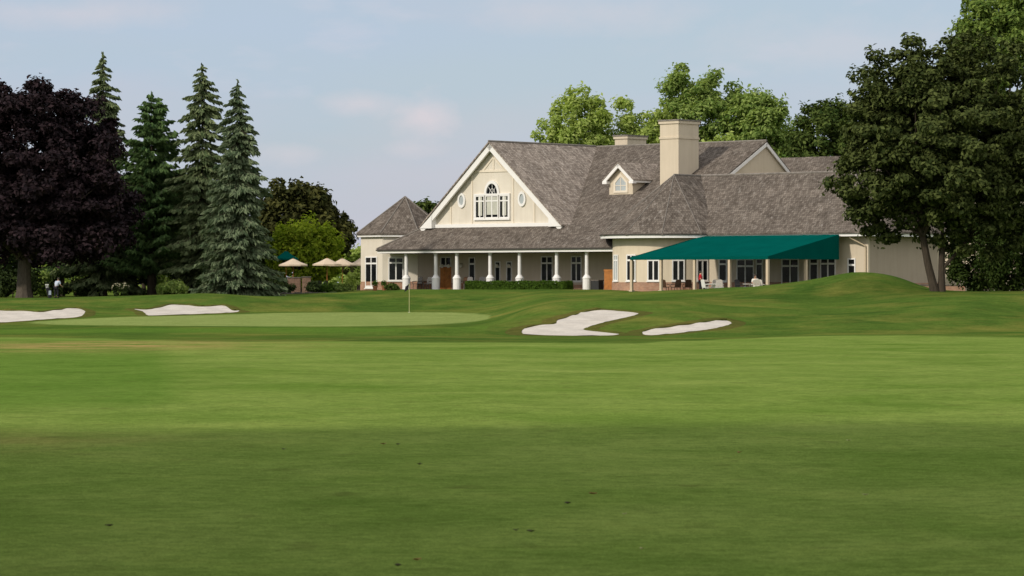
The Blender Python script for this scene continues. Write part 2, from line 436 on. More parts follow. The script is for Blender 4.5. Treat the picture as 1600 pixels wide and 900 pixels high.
def build_ground():
    xs = np.concatenate([np.array([-3000,-1500,-700,-350,-200,-140,-100,-75]), np.arange(-60, -34, 1.0), np.arange(-34, 40, 0.3), np.arange(40, 62, 1.0), np.array([75,100,140,200,350,700,1500,3000])])
    ys = np.concatenate([np.array([-400,-150,-60,-20,-5,2]), np.arange(6, 140, 0.8), np.arange(140, 272, 0.35), np.arange(272, 320, 1.5), np.array([330,345,360,380,400,418,460,540,700,1000,1600,2600,4500])])
    X, Y = np.meshgrid(xs, ys)
    Z = H(X, Y)
    far = np.clip((np.abs(X) - 70)/200, 0, 1); Z = Z*(1-far) + (-1.7)*far
    # the ground falls away gently beyond the clubhouse
    Z = Z - np.clip(Y - 420, 0, 600)*0.01
    for poly in BPOLY:
        Z = Z - 0.05*inside(poly, X, Y)
    Z = Z + CZ
    nx, ny = len(xs), len(ys)
    V = np.stack([X, Y, Z], -1).reshape(-1, 3)
    ii = np.arange(nx*ny).reshape(ny, nx)
    Q = np.stack([ii[:-1,:-1], ii[:-1,1:], ii[1:,1:], ii[1:,:-1]], -1).reshape(-1, 4)
    me = bpy.data.meshes.new("ground")
    me.vertices.add(len(V)); me.vertices.foreach_set("co", V.astype(np.float32).ravel())
    me.loops.add(Q.size); me.loops.foreach_set("vertex_index", Q.ravel().astype(np.int32))
    me.polygons.add(len(Q)); me.polygons.foreach_set("loop_start", np.arange(0, Q.size, 4, dtype=np.int32))
    me.polygons.foreach_set("use_smooth", np.ones(len(Q), bool))
    me.update(calc_edges=True)
    px = 800 + F*X/np.maximum(Y, 12)
    fb = np.interp(px, [a for a, b in FBW], [b for a, b in FBW])
    fair = np.clip((fb - Y)/10.0 + 0.5, 0, 1)*(np.abs(X) < 40)
    # first cut around the green and the approach
    grn = soft_poly(GPOLY, X, Y, 1.2)
    # mowing swath, darker, left of a slightly curved line
    edge = np.interp(Y, [20, 40, 53, 70, 91, 118], [-2.6, -4.0, -5.5, -7.5, -9.9, -13.4])
    stripe = np.clip((edge - X)/1.6 + 0.5, 0, 1)*np.clip((Y - 38)/12, 0, 1)*(Y < 125)
    # second cut band between green and fairway
    stripe = np.maximum(stripe, np.clip(1 - np.abs((Y - 163)/18), 0, 1)*(px < 760)*0.9)
    worn = np.exp(-(((X + 13.5)/5.5)**2 + ((Y - 103)/12)**2))*1.1 + 0.5*np.exp(-(((X+6.5)/2.5)**2+((Y-34)/2.5)**2))
    for nm, a in (("fairway", fair), ("green", grn), ("stripe", stripe), ("worn", np.clip(worn, 0, 1))):
        at_ = me.attributes.new(nm, "FLOAT", "POINT"); at_.data.foreach_set("value", a.astype(np.float32).ravel())
    o = link_mesh("ground", me, M["grass"])
    tag(o, "mown golf course grass of fairway, putting green and rough mounds", "ground", kind="structure")

def build_bunker(lab, poly, i):
    pts = [Vector((p[0], p[1])) for p in poly]
    xs = [p.x for p in pts]; ys = [p.y for p in pts]
    n = len(pts)
    P = list(pts); E = [(k, (k+1) % n) for k in range(n)]
    gx = np.arange(min(xs), max(xs), 0.3); gy = np.arange(min(ys), max(ys), 0.4)
    GX, GY = np.meshgrid(gx, gy)
    ins = inside(poly, GX, GY)
    P += [Vector((a, b)) for a, b in zip(GX[ins], GY[ins])]
    vo, eo, fo, *_ = delaunay_2d_cdt(P, E, [list(range(n))], 1, 1e-4)
    V = [(v.x, v.y, gz(v.x, v.y) + 0.03 + 0.02*math.sin(v.x*3.1+v.y*1.3)) for v in vo]
    me = bpy.data.meshes.new("sand_bunker"); me.from_pydata(V, [], [tuple(f) for f in fo])
    me.polygons.foreach_set("use_smooth", [True]*len(me.polygons)); me.update()
    o = link_mesh("sand_bunker", me, M["sand"])
    tag(o, lab, "bunker", kind="structure")
    # turf lip round the rim, highest along the back
    m = MB()
    area = sum(poly[k][0]*poly[(k+1)%n][1]-poly[(k+1)%n][0]*poly[k][1] for k in range(n))
    sg = 1 if area > 0 else -1
    rows = []
    for k in range(n):
        a = np.array(poly[k-1]); b = np.array(poly[(k+1) % n]); t = b - a; t = t/(np.linalg.norm(t)+1e-6)
        nrm = np.array([t[1], -t[0]])*sg
        back = max(0.0, nrm[1]*0.8 + 0.2*abs(nrm[0]))
        hh = 0.03 + 0.17*back*(0.65 + 0.25*math.sin(k*1.7) + 0.25*math.sin(k*0.63+i)) 
        row = []
        for d, z in ((-0.06, -0.06), (-0.05, hh*0.85), (0.10, hh), (0.5, hh*0.6), (1.1, -0.06)):
            x, y = poly[k][0] + nrm[0]*d, poly[k][1] + nrm[1]*d
            row.append((x, y, gz(x, y) + z))
        rows.append(row)
    for k in range(n):
        l = (k+1) % n
        for q in range(4): m.face([rows[k][q], rows[l][q], rows[l][q+1], rows[k][q+1]], None, True)
    m.build("grass_lip", M["lip"], o)

build_ground()
for i, (lab, _) in enumerate(BUNKERS): build_bunker(lab, BPOLY[i], i)

# --------------------------------------------------------------------------
# clubhouse, in its own frame: u along the porch, v into the building, z from the eye
# --------------------------------------------------------------------------
TH = R(42); GZ0 = -0.64
CLUB = empty("clubhouse", (-1.35, 270, CZ + GZ0), -TH, "cream clubhouse with cedar shake roofs, white front gable, columned porch and chimneys", "clubhouse")
def L(u, v, z): return (u, v, z - GZ0)
def LP(poly): return [L(*p) for p in poly]

def roof_part(name, polys, parent=CLUB, thick=0.14, mat="roof"):
    m = MB()
    for p in polys: m.prism(LP(p), (0, 0, -thick), True)
    return m.build(name, M[mat], parent)

def frame_axes(face):
    """unit axes in the clubhouse frame: e along the wall (to the viewer's right), n outward"""
    n = Vector((math.sin(face), -math.cos(face), 0)); e = Vector((math.cos(face), math.sin(face), 0))
    return e, n
Z3 = (0, 0, 1)

def window(c, face, w, h, cols=2, transom=0.28, pane="glass", parent=CLUB, name="window", fw=0.10, rows=1, door=False):
    """c = bottom centre on the wall surface; a frame with mullions, its panes as a sub-part"""
    e, n = frame_axes(face); o = Vector(L(*c))
    f = MB(); g = MB()
    d = 0.07
    f.obox(o, e, n, Z3, (-w/2, 0.004, 0), (-w/2+fw, d, h)); f.obox(o, e, n, Z3, (w/2-fw, 0.004, 0), (w/2, d, h))
    f.obox(o, e, n, Z3, (-w/2+fw, 0.004, h-fw), (w/2-fw, d, h)); f.obox(o, e, n, Z3, (-w/2-0.06, 0.004, -0.09), (w/2+0.06, d+0.06, 0))
    f.obox(o, e, n, Z3, (-w/2+fw, 0.004, 0), (w/2-fw, d, fw*(2.0 if door else 0.8)))
    for k in range(1, cols):
        x = -w/2 + w*k/cols
        f.obox(o, e, n, Z3, (x-fw*0.55, 0.006, fw*0.8), (x+fw*0.55, d-0.004, h-fw))
    if transom:
        zt = h*(1-transom)
        f.obox(o, e, n, Z3, (-w/2+fw, 0.008, zt-fw*0.7), (w/2-fw, d-0.006, zt+fw*0.7))
    for k in range(1, rows):
        zt = h*k/rows
        f.obox(o, e, n, Z3, (-w/2+fw, 0.01, zt-0.02), (w/2-fw, d-0.02, zt+0.02))
    g.obox(o, e, n, Z3, (-w/2+fw*0.5, -0.05, fw*0.4), (w/2-fw*0.5, 0.028, h-fw*0.5))
    fo = f.build(name, M["trim"], parent)
    g.build("pane", M[pane], fo)
    return fo

def U(px, v):
    t = (px - 800)/F
    return (270*t + 1.35 + v*(0.7431*t - 0.6691))/(0.7431 + 0.6691*t)

KM = 0.5515
def zmain(v): return 2.80 + (v + 0.6)*KM

# --- roofs
roof_part("main_roof", [
    [(4.0,-0.6,2.80),(16.5,-0.6,2.80),(16.5,15.9,11.9),(-10.4,15.9,11.9),(-10.4,2.6,zmain(2.6)),(4.0,2.6,zmain(2.6))],
    [(16.5,15.9,11.9),(16.5,23.9,6.0),(-10.4,23.9,6.0),(-10.4,15.9,11.9)]])
roof_part("porch_roof", [
    [(-13.5,-0.62,2.81),(5.0,-0.62,2.81),(5.6,2.4,4.78),(-10.5,2.4,4.78)],
    [(5.0,-0.62,2.81),(9.0,2.4,4.475),(5.6,2.4,4.78)],
    [(-10.5,2.4,4.78),(-10.5,9,4.78),(-13.5,9,2.81),(-13.5,-0.62,2.81)],
    [(5.6,2.4,4.78),(9.0,2.4,4.475),(5.6,3.05,4.80)]])
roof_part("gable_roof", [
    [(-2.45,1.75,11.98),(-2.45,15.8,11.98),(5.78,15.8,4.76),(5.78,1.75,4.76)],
    [(-2.45,15.8,11.98),(-2.45,1.75,11.98),(-10.68,1.75,4.76),(-10.68,15.8,4.76)]], mat="roof_pale")
def ridge(a, b, r=0.08):
    m = MB(); m.tube([a, b], r, 6); m.build("ridge_cap", M["ridge"], CLUB)
ridge(L(-2.45,1.75,11.98),L(-2.45,15.8,11.98),0.10); ridge(L(-10.4,15.9,11.93),L(16.5,15.9,11.93),0.10)
ridge(L(-13.5,-0.62,2.84),L(-10.5,2.4,4.8))

# --- right wing with its rounded end
UC, VC, ZR, ZE = 17.3, 2.5, 8.69, 3.84
def ring(r, a, z): return (UC - r*math.sin(R(a)), VC - r*math.cos(R(a)), z)
WV, WE = 6.0, -0.1                      # ridge and front eave of the wing behind the bay
ridge(L(UC,WV,ZR+0.01),L(33.2,WV,ZR+0.01),0.10); ridge(L(UC,VC,ZR+0.01),L(UC,WV,ZR+0.01))
wr = [[(UC,WE,ZE),(38.9,WE,ZE),(32.8,WV,ZR),(UC,WV,ZR)],
      [(38.9,WE,ZE),(38.9,12.1,ZE),(32.8,WV,ZR)],
      [(38.9,12.1,ZE),(UC,12.1,ZE),(UC,WV,ZR),(32.8,WV,ZR)],
      [(UC,VC,ZR),(UC,12.1,ZR),(UC-6.1,12.1,ZE),(UC-6.1,VC,ZE)],
      [(UC,WV,ZR),(UC,VC,ZR),(UC+6.1,VC,ZE),(UC+6.1,WV,ZE)]]
roof_part("wing_roof", wr)
br_ = []
for k in range(6):
    a0, a1 = 90-30*k, 60-30*k
    br_.append([ring(6.1,a0,ZE), ring(6.1,a1,ZE), (UC,VC,ZR)])
    if a0 > -70: ridge(L(*ring(6.1,a0,ZE+0.02)), L(UC,VC,ZR+0.02), 0.035)
roof_part("bay_roof", br_)
ridge(L(38.9,WE,ZE+0.02),L(32.8,WV,ZR+0.02))
fm = MB(); so = MB(); gu = MB()
BA = [100-5*k for k in range(34)]        # round the bay, from its left side to the wing wall
for a0, a1 in zip(BA[:-1], BA[1:]):
    if a1 < -66: break
    fm.face([L(*ring(5.98,a0,3.48)),L(*ring(5.98,a1,3.48)),L(*ring(5.98,a1,3.72)),L(*ring(5.98,a0,3.72))],None,True)
    so.face([L(*ring(5.98,a0,3.48)),L(*ring(4.9,a0,3.48)),L(*ring(4.9,a1,3.48)),L(*ring(5.98,a1,3.48))])
    gu.face([L(*ring(6.08,a0,3.72)),L(*ring(6.08,a1,3.72)),L(*ring(6.08,a1,3.80)),L(*ring(6.08,a0,3.80))],None,True)
    gu.face([L(*ring(6.08,a0,3.72)),L(*ring(5.9,a0,3.72)),L(*ring(5.9,a1,3.72)),L(*ring(6.08,a1,3.72))])
fm.box(L(UC+5.4,WE+0.12,3.48),L(38.78,WE+0.20,3.70)); fm.box(L(38.70,WE+0.20,3.48),L(38.78,12,3.70))
so.box(L(UC+5.4,WE+0.20,3.47),L(38.7,1.1,3.485)); so.box(L(37.7,1.1,3.47),L(38.7,12,3.485))
# porch fascia beam, ceiling and gutter line
fm.box(L(-13.42,-0.60,2.46),L(16.5,-0.44,2.66)); fm.box(L(-13.42,-0.44,2.46),L(-13.28,8,2.66))
so.box(L(-13.28,-0.44,2.44),L(16.2,4.5,2.455))
gu.box(L(-13.5,-0.72,2.66),L(14.0,-0.60,2.78))
fm.build("fascia", M["trim"], CLUB); so.build("soffit", M["soffit"], CLUB); gu.build("gutter", M["gutter"], CLUB)

# --- walls
w = MB()
w.box(L(-12,4.4,-1.1),L(16.5,4.6,2.6))                                  # back wall of the porch
gw = MB(); gw.face([L(-10.0,2.4,4.5),L(5.1,2.4,4.5),L(5.1,2.4,5.2),L(-2.45,2.4,11.75),L(-10.0,2.4,5.2)])   # front gable
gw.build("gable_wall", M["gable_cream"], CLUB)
w.face([L(16.3,-0.4,-1),L(16.3,23.5,-1),L(16.3,23.5,6.2),L(16.3,15.9,11.72),L(16.3,-0.4,2.75)]) # gable end to the right
w.box(L(UC+4,1.0,-1.1),L(37.7,1.2,3.6)); w.box(L(UC,10.8,-1.1),L(37.5,11,3.6)); w.box(L(UC-5,2.6,-1.1),L(UC-4.8,10.8,3.6))
wo = w.build("wall", M["cream"], CLUB)
w = MB(); w.box(L(37.5,1.203,-1.1),L(37.7,10.3,3.6)); w.build("end_wall", M["end_stucco"], CLUB)
w = MB(); w.box(L(37.5,10.303,-1.1),L(37.72,11,3.6)); w.build("end_wall_strip", M["cream"], CLUB)  # cream strip finishing the end wall
tm = MB()
bm_ = MB()
def uvb(a): return math.radians(a)*5
for a0, a1 in zip(BA[:-1], BA[1:]):
    if a1 < -72: break
    tm.face([L(*ring(5,a0,-1.1)),L(*ring(5,a1,-1.1)),L(*ring(5,a1,3.6)),L(*ring(5,a0,3.6))], None, True)
    bm_.face([L(*ring(5.06,a0,-1.1)),L(*ring(5.06,a1,-1.1)),L(*ring(5.06,a1,-0.04)),L(*ring(5.06,a0,-0.04))], [(-uvb(a0),0),(-uvb(a1),0),(-uvb(a1),1.06),(-uvb(a0),1.06)])
    bm_.face([L(*ring(5.06,a0,-0.04)),L(*ring(5.06,a1,-0.04)),L(*ring(4.95,a1,-0.04)),L(*ring(4.95,a0,-0.04))])
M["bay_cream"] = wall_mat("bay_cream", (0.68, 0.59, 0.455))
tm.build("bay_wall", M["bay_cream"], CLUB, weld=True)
bm_.box(L(UC+4.6,0.94,-1.1),L(37.76,0.997,-0.04)); bm_.box(L(37.703,1.0,-1.1),L(37.76,11,-0.10))
bm_.box(L(-12,4.34,-1.1),L(-7.9,4.397,-0.1)); bm_.box(L(-6.3,4.34,-1.1),L(14,4.397,-0.25))
bm_.build("brick_base", M["brick"], CLUB)

# --- front gable trim
def rake(m, p0, p1, wd, v0, v1):
    """board below the line p0-p1 (u,z), from v0 to v1"""
    (u0,z0),(u1,z1) = p0, p1
    d = Vector((u1-u0, z1-z0)).normalized(); nn = Vector((d.y, -d.x))
    if nn.y > 0: nn = -nn
    pts = [(u0,z0),(u1,z1),(u1+nn.x*wd,z1+nn.y*wd),(u0+nn.x*wd,z0+nn.y*wd)]
    m.prism([L(a, v0, b) for a, b in pts], (0, v1-v0, 0))
t = MB()
rake(t, (-2.45,11.80),(5.75,4.60),0.46,1.86,2.05); rake(t, (-2.45,11.80),(-10.65,4.60),0.46,1.86,2.05)
for s in (-1, 1):
    c = -2.45
    t.prism([L(c+s*8.2,1.80,4.62),L(c+s*6.75,1.80,4.62),L(c+s*6.75,1.80,5.75)], (0,0.60,0))
t.box(L(-9.2,2.22,4.62),L(4.3,2.39,4.95))
t.build("rake_trim", M["trim"], CLUB)
def batten(f):
    m = MB(); f(m); m.build("batten", M["softtrim"], CLUB)
for u in (-7.45,-4.95,-0.2,2.2):
    zt = 11.4 - 0.875*abs(u+2.45) - 0.1
    batten(lambda m: m.box(L(u-0.08,2.34,4.95),L(u+0.08,2.39,zt)))
batten(lambda m: m.box(L(-4.6,2.335,9.36),L(-0.3,2.39,9.54)))
batten(lambda m: m.box(L(-2.53,2.34,9.54),L(-2.37,2.39,10.6)))
batten(lambda m: rake(m,(-2.45,10.75),(-1.2,9.55),0.14,2.345,2.39)); batten(lambda m: rake(m,(-2.45,10.75),(-3.7,9.55),0.14,2.345,2.39))
# palladian window: wide bank of lights and an arched light above
zb_ = 5.42
def LX(u, v, z): return L(-2.58 + (u + 2.35)*0.86, v, z)
pal = MB(); pan = MB(); pdk = MB()
for (a, c_, n_) in ((-4.58,-3.36,2),(-3.22,-1.48,2),(-1.34,-0.12,2)):
    zt = zb_+1.95
    pal.box(LX(a,2.28,zb_),LX(a+0.09,2.392,zt)); pal.box(LX(c_-0.09,2.28,zb_),LX(c_,2.392,zt))
    pal.box(LX(a+0.09,2.28,zt-0.09),LX(c_-0.09,2.392,zt)); pal.box(LX(a+0.09,2.28,zb_),LX(c_-0.09,2.392,zb_+0.09))
    for k in range(1, n_+1):
        x = a + (c_-a)*k/(n_+0.0)
        if k < n_: pal.box(LX(x-0.06,2.29,zb_+0.09),LX(x+0.06,2.392,zt-0.09))
    pal.box(LX(a+0.09,2.295,zb_+1.42),LX(c_-0.09,2.392,zb_+1.53))
    pdk.box(LX(a+0.05,2.33,zb_+0.05),LX(c_-0.05,2.45,zt-0.05))
    # blinds behind the glass, drawn to different heights
    lo = 0.30 if c_-a > 1.5 else 0.22
    wdt = 0.10 if c_-a > 1.5 else 0.30
    pan.box(LX(a+wdt+0.06,2.322,zb_+lo),LX(c_-wdt-0.02,2.328,zt-0.12))
pal.box(LX(-4.76,2.24,zb_-0.16),LX(0.06,2.392,zb_-0.003)); pal.box(LX(-4.76,2.26,zb_+1.953),LX(0.06,2.392,zb_+2.10))
pal.box(LX(-4.76,2.26,zb_),LX(-4.585,2.392,zb_+1.95)); pal.box(LX(-0.115,2.26,zb_),LX(0.06,2.392,zb_+1.95))
cu, cz_ = -2.35, zb_+2.10
arc = [(cu+1.0*math.cos(R(a)), cz_+1.12*math.sin(R(a))) for a in range(0,181,12)]; arci = [(cu+0.74*math.cos(R(a)), cz_+0.86*math.sin(R(a))) for a in range(0,181,12)]
for k in range(len(arc)-1):
    pal.prism([LX(arc[k][0],2.26,arc[k][1]),LX(arci[k][0],2.26,arci[k][1]),LX(arci[k+1][0],2.26,arci[k+1][1]),LX(arc[k+1][0],2.26,arc[k+1][1])],(0,0.13,0))
for a in (45,90,135):
    p = Vector((cu,cz_)); q = Vector((cu+0.74*math.cos(R(a)), cz_+0.86*math.sin(R(a))))
    pal.tube([LX(p.x,2.35,p.y),LX(q.x,2.35,q.y)],0.022,5)
ai2 = [(cu+0.36*math.cos(R(a)), cz_+0.42*math.sin(R(a))) for a in range(0,181,20)]
pal.tube([LX(a,2.35,z) for a,z in ai2],0.022,5)
pdk.prism([LX(a,2.36,z) for a,z in arci],(0,0.05,0))
pw = tag(pal.build("arched_window", M["trim"], CLUB)); pdk.build("pane", M["glass"], pw); pan.build("blind", M["blind"], pw)
for cu_ in (-6.13, 0.85):
    fr = MB(); gl = MB(); zc = 7.0
    oo = [(cu_+0.44*math.cos(R(a)), zc+0.64*math.sin(R(a))) for a in range(0,360,15)]; ii = [(cu_+0.26*math.cos(R(a)), zc+0.43*math.sin(R(a))) for a in range(0,360,15)]
    for k in range(24):
        l = (k+1)%24
        fr.prism([L(oo[k][0],2.27,oo[k][1]),L(ii[k][0],2.27,ii[k][1]),L(ii[l][0],2.27,ii[l][1]),L(oo[l][0],2.27,oo[l][1])],(0,0.12,0))
    gl.prism([L(a,2.34,z) for a,z in ii],(0,0.04,0))
    gl.build("pane", M["pane_pale"], fr.build("oval_window", M["trim"], CLUB))

# --- columns
first = None
for u in (-10.49,-6.98,-4.50,-0.66,2.68,6.82,10.10):
    if first is None:
        m = MB(); m.lathe((0,0,0), [(0.165,0.0),(0.155,1.6),(0.145,1.82),(0.20,1.83),(0.20,1.92)], 16)
        first = m.build("column", M["trim"], CLUB)
        p = MB(); p.lathe((0,0,0), [(0.345,-1.9),(0.345,-0.32),(0.37,-0.30),(0.37,-0.22),(0.30,-0.14),(0.19,0.02)], 16); pd = p.build("pedestal", M["trim"], first)
        c = first
    else:
        c = first.copy(); COL.objects.link(c); q = pd.copy(); COL.objects.link(q); q.parent = c
    c.location = L(u, 0.0, 0.54)

# --- porch back wall: doors, windows, lamps
for px, w_, cols, h_, z0_ in ((738,0.75,1,2.1,0.02),(778,0.65,1,1.75,0.0),(796,0.65,1,1.75,0.0),(855,1.35,2,2.15,0.02),(901,1.2,2,2.15,0.02),(661,0.7,1,2.0,0.0)):
    window((U(px,4.4),4.4,z0_), 0, w_, h_, cols)
for px, v_ in ((697,4.4),):
    d = MB(); uu = U(px, v_)
    d.box(L(uu-0.62,4.32,-0.66),L(uu+0.62,4.398,1.30)); 
    for s in (-0.3,0.3): 
        d.box(L(uu+s-0.2,4.29,-0.45),L(uu+s+0.2,4.321,0.25)); d.box(L(uu+s-0.2,4.29,0.40),L(uu+s+0.2,4.321,1.1))
    do = d.build("entrance_door", M["wood"], CLUB)
    h = MB(); h.tube([L(uu+0.5,4.26,0.25),L(uu+0.5,4.26,0.55)],0.02,6); h.build("handle", M["metal"], do)
    window((uu,4.4,1.38), 0, 1.3, 0.8, 2, 0)
for px in (690.5,700.5,719.5,776,794.5):
    uu = U(px,4.1); m = MB()
    m.tube([L(uu,4.39,1.55),L(uu,4.15,1.62),L(uu,4.12,1.52)],0.018,5)
    lo_ = m.build("wall_lamp", M["metal"], CLUB)
    g = MB(); g.lathe(L(uu,4.12,1.20), [(0.07,0),(0.13,0.06),(0.14,0.22),(0.06,0.32)], 10); g.build("lamp_shade", M["lamp"], lo_)
# --- bay windows round the rounded end, as seen from the lawn
for phi in (-72,-46,-22,1,24):
    a = -42.0 - phi        # phi is counted from the line of sight; the clubhouse frame is turned by TH
    p = ring(5.0, a, 0.06)
    window(p, -R(a), 1.02, 2.12, 2, 0.22, "pane_pale" if phi == -72 else "glass")
# --- windows and doors behind the awning
for px, w_, cols, dr in ((1130,0.85,1,False),(1165,1.75,2,True),(1187,0.7,1,False),(1235,1.7,2,True),(1272,0.85,1,False),(1294,1.5,2,False)):
    u_ = U(px,1.0)
    window((u_,1.0,-0.6 if dr else 0.02), 0, w_, 2.4 if dr else 1.8, cols, 0.24, door=dr)
window((U(1331,1.0),1.0,0.35), 0, 0.75, 1.45, 1, 0.36)
# --- downspout at the end of the wing
m = MB(); m.tube([L(36.5,0.2,3.5),L(36.5,0.25,3.38),L(37.5,0.86,2.75),L(37.5,0.9,2.5),L(37.5,0.9,-0.9)],0.055,8); m.build("downspout", M["post"], CLUB)
# --- chimneys
def chimney(u0,u1,v0,v1,zb,zt):
    m = MB(); m.box(L(u0,v0,zb),L(u1,v1,zt-0.35))
    o = m.build("chimney", M["cream"], CLUB)
    c = MB()
    c.box(L(u0-0.10,v0-0.10,zt-0.35),L(u1+0.10,v1+0.10,zt-0.12)); c.build("chimney_cap", M["cream"], o)
    r = MB(); r.box(L(u0-0.16,v0-0.16,zt-0.12),L(u1+0.16,v1+0.16,zt)); r.build("coping", M["ridge"], o)
    if zt-zb > 3:
        bnd = MB(); bnd.box(L(u0-0.07,v0-0.07,zt-1.62),L(u1+0.07,v1+0.07,zt-1.45)); bnd.build("band_course", M["cream"], o)
chimney(10.5,12.5,9.0,11.7,6.5,13.62); chimney(-1.65,-0.2,17.5,20.1,9.5,13.0)
# --- dormer
DU, DV = 7.3, 7.7
def zr(v): return zmain(v)
dm = MB()
dm.prism([L(DU-1.3,DV,6.9),L(DU+1.3,DV,6.9),L(DU+1.3,DV,8.72),L(DU,DV,9.75),L(DU-1.3,DV,8.72)],(0,0.15,0))
dm.prism([L(DU+1.3,DV+0.15,6.9),L(DU+1.3,DV+0.15,8.75),L(DU+1.3,10.6,8.75)],(-0.12,0,0)); dm.prism([L(DU-1.3,DV+0.15,6.9),L(DU-1.3,DV+0.15,8.75),L(DU-1.3,10.6,8.75)],(0.12,0,0))
do = dm.build("dormer", M["cream"], CLUB)
roof_part("dormer_roof", [[(DU,DV-0.45,10.1),(DU,12.8,10.1),(DU+1.72,10.6,8.62),(DU+1.72,DV-0.45,8.62)],[(DU,12.8,10.1),(DU,DV-0.45,10.1),(DU-1.72,DV-0.45,8.62),(DU-1.72,10.6,8.62)]], do, 0.1, "roof_pale")
t = MB()
rake(t,(DU,9.98),(DU+1.72,8.50),0.26,DV-0.42,DV-0.28); rake(t,(DU,9.98),(DU-1.72,8.50),0.26,DV-0.42,DV-0.28)
for s in (-1,1): t.box(L(DU+s*1.70,DV-0.46,8.28),L(DU+s*1.22,DV-0.005,8.50))
t.box(L(DU+1.60,DV-0.2,8.36),L(DU+1.68,10.3,8.52))
t.build("rake_trim", M["trim"], do)
t = MB(); g = MB()
hs = [(DU-0.78,7.52),(DU+0.78,7.52),(DU+0.78,8.45),(DU,9.15),(DU-0.78,8.45)]; hi = [(DU-0.58,7.70),(DU+0.58,7.70),(DU+0.58,8.36),(DU,8.90),(DU-0.58,8.36)]
for k in range(5):
    l = (k+1)%5; t.prism([L(hs[k][0],DV-0.07,hs[k][1]),L(hi[k][0],DV-0.07,hi[k][1]),L(hi[l][0],DV-0.07,hi[l][1]),L(hs[l][0],DV-0.07,hs[l][1])],(0,0.068,0))
t.box(L(DU-0.03,DV-0.06,7.7),L(DU+0.03,DV-0.002,8.88)); t.box(L(DU-0.58,DV-0.055,8.1),L(DU+0.58,DV-0.004,8.15))
g.prism([L(a,DV-0.03,z) for a,z in hi],(0,0.025,0))
wn = t.build("dormer_window", M["softtrim"], do); g2 = g.build("dormer_pane", M["pane_pale"], do)
# --- rakes of the gable end on the right, and the rear roof
t = MB()
def rake_v(m, p0, p1, wd, u0, u1):
    (v0,z0),(v1,z1) = p0, p1
    d = Vector((v1-v0, z1-z0)).normalized(); nn = Vector((d.y,-d.x)); nn = -nn if nn.y > 0 else nn
    m.prism([L(u0,a,b) for a,b in ((v0,z0),(v1,z1),(v1+nn.x*wd,z1+nn.y*wd),(v0+nn.x*wd,z0+nn.y*wd))],(u1-u0,0,0))
rake_v(t,(15.9,11.76),(4.0,zmain(4.0)-0.14),0.26,16.42,16.54); rake_v(t,(15.9,11.76),(23.8,5.93),0.26,16.42,16.54)
t.build("end_rake_trim", M["trim"], CLUB)
roof_part("rear_roof", [[(12,18.5,8.3),(40,18.5,8.3),(38,22.5,10.75),(12,22.5,10.75)],[(12,22.5,10.75),(38,22.5,10.75),(40,26.5,8.3),(12,26.5,8.3)]])
m = MB(); m.box(L(14,19,-1),L(39.4,26,8.25)); m.build("rear_wall", M["cream"], CLUB)
# --- corner pavilion on the left
PX, PV = -14.97, 4.5
def oct_(r, phi, z):       # phi from the line of sight, degrees, positive to the right
    a = R(phi); X, Y = r*math.sin(a), -r*math.cos(a)
    return (PX + X*math.cos(TH) - Y*math.sin(TH), PV + X*math.sin(TH) + Y*math.cos(TH), z)
roof = []; wl = MB(); fa = MB(); rc = MB(); br = MB()
for k in range(8):
    a0, a1 = -27.5 + 45*k, 17.5 + 45*k
    roof.append([oct_(4.45,a0,4.22), oct_(4.45,a1,4.22), (PX,PV,7.52)])
    wl.face([L(*oct_(4.05,a0,-1.1)),L(*oct_(4.05,a1,-1.1)),L(*oct_(4.05,a1,4.1)),L(*oct_(4.05,a0,4.1))])
    fa.prism([L(*oct_(4.38,a0,3.92)),L(*oct_(4.38,a1,3.92)),L(*oct_(4.38,a1,4.10)),L(*oct_(4.38,a0,4.10))], tuple(-0.1*x for x in (math.sin(R((a0+a1)/2)+TH), -math.cos(R((a0+a1)/2)+TH), 0)))
    br.face([L(*oct_(4.10,a0,-1.1)),L(*oct_(4.10,a1,-1.1)),L(*oct_(4.10,a1,0.0)),L(*oct_(4.10,a0,0.0))])
    br.face([L(*oct_(4.10,a0,0.0)),L(*oct_(4.10,a1,0.0)),L(*oct_(4.04,a1,0.0)),L(*oct_(4.04,a0,0.0))])
    rc.tube([L(*oct_(4.45,a0,4.24)),L(PX,PV,7.54)],0.06,6)
po = wl.build("pavilion_wall", M["gable_cream"], CLUB)
roof_part("pavilion_roof", roof, po); fa.build("pavilion_fascia", M["trim"], po); rc.build("hip_caps", M["ridge"], po); br.build("pavilion_brick", M["brick"], po)
ap = 4.05*math.cos(R(22.5))
def pav_win(phi_face, off, z, w_, h_, cols, tr, door=False):
    a = R(phi_face) + TH
    e, n = frame_axes(a)
    c = Vector((PX,PV,0)) + n*ap + e*off
    window((c.x,c.y,z), a, w_, h_, cols, tr, door=door)
pav_win(-50, 0.0, -0.55, 1.7, 2.75, 2, 0.22, True); pav_win(-5, -0.35, 0.08, 1.35, 2.05, 2, 0.24); 
print("clubhouse done")

# --------------------------------------------------------------------------
# things in front of the clubhouse
# --------------------------------------------------------------------------
def Wp(u, v, z):
    return Vector((-1.35 + u*math.cos(TH) + v*math.sin(TH), 270 - u*math.sin(TH) + v*math.cos(TH), CZ + z))

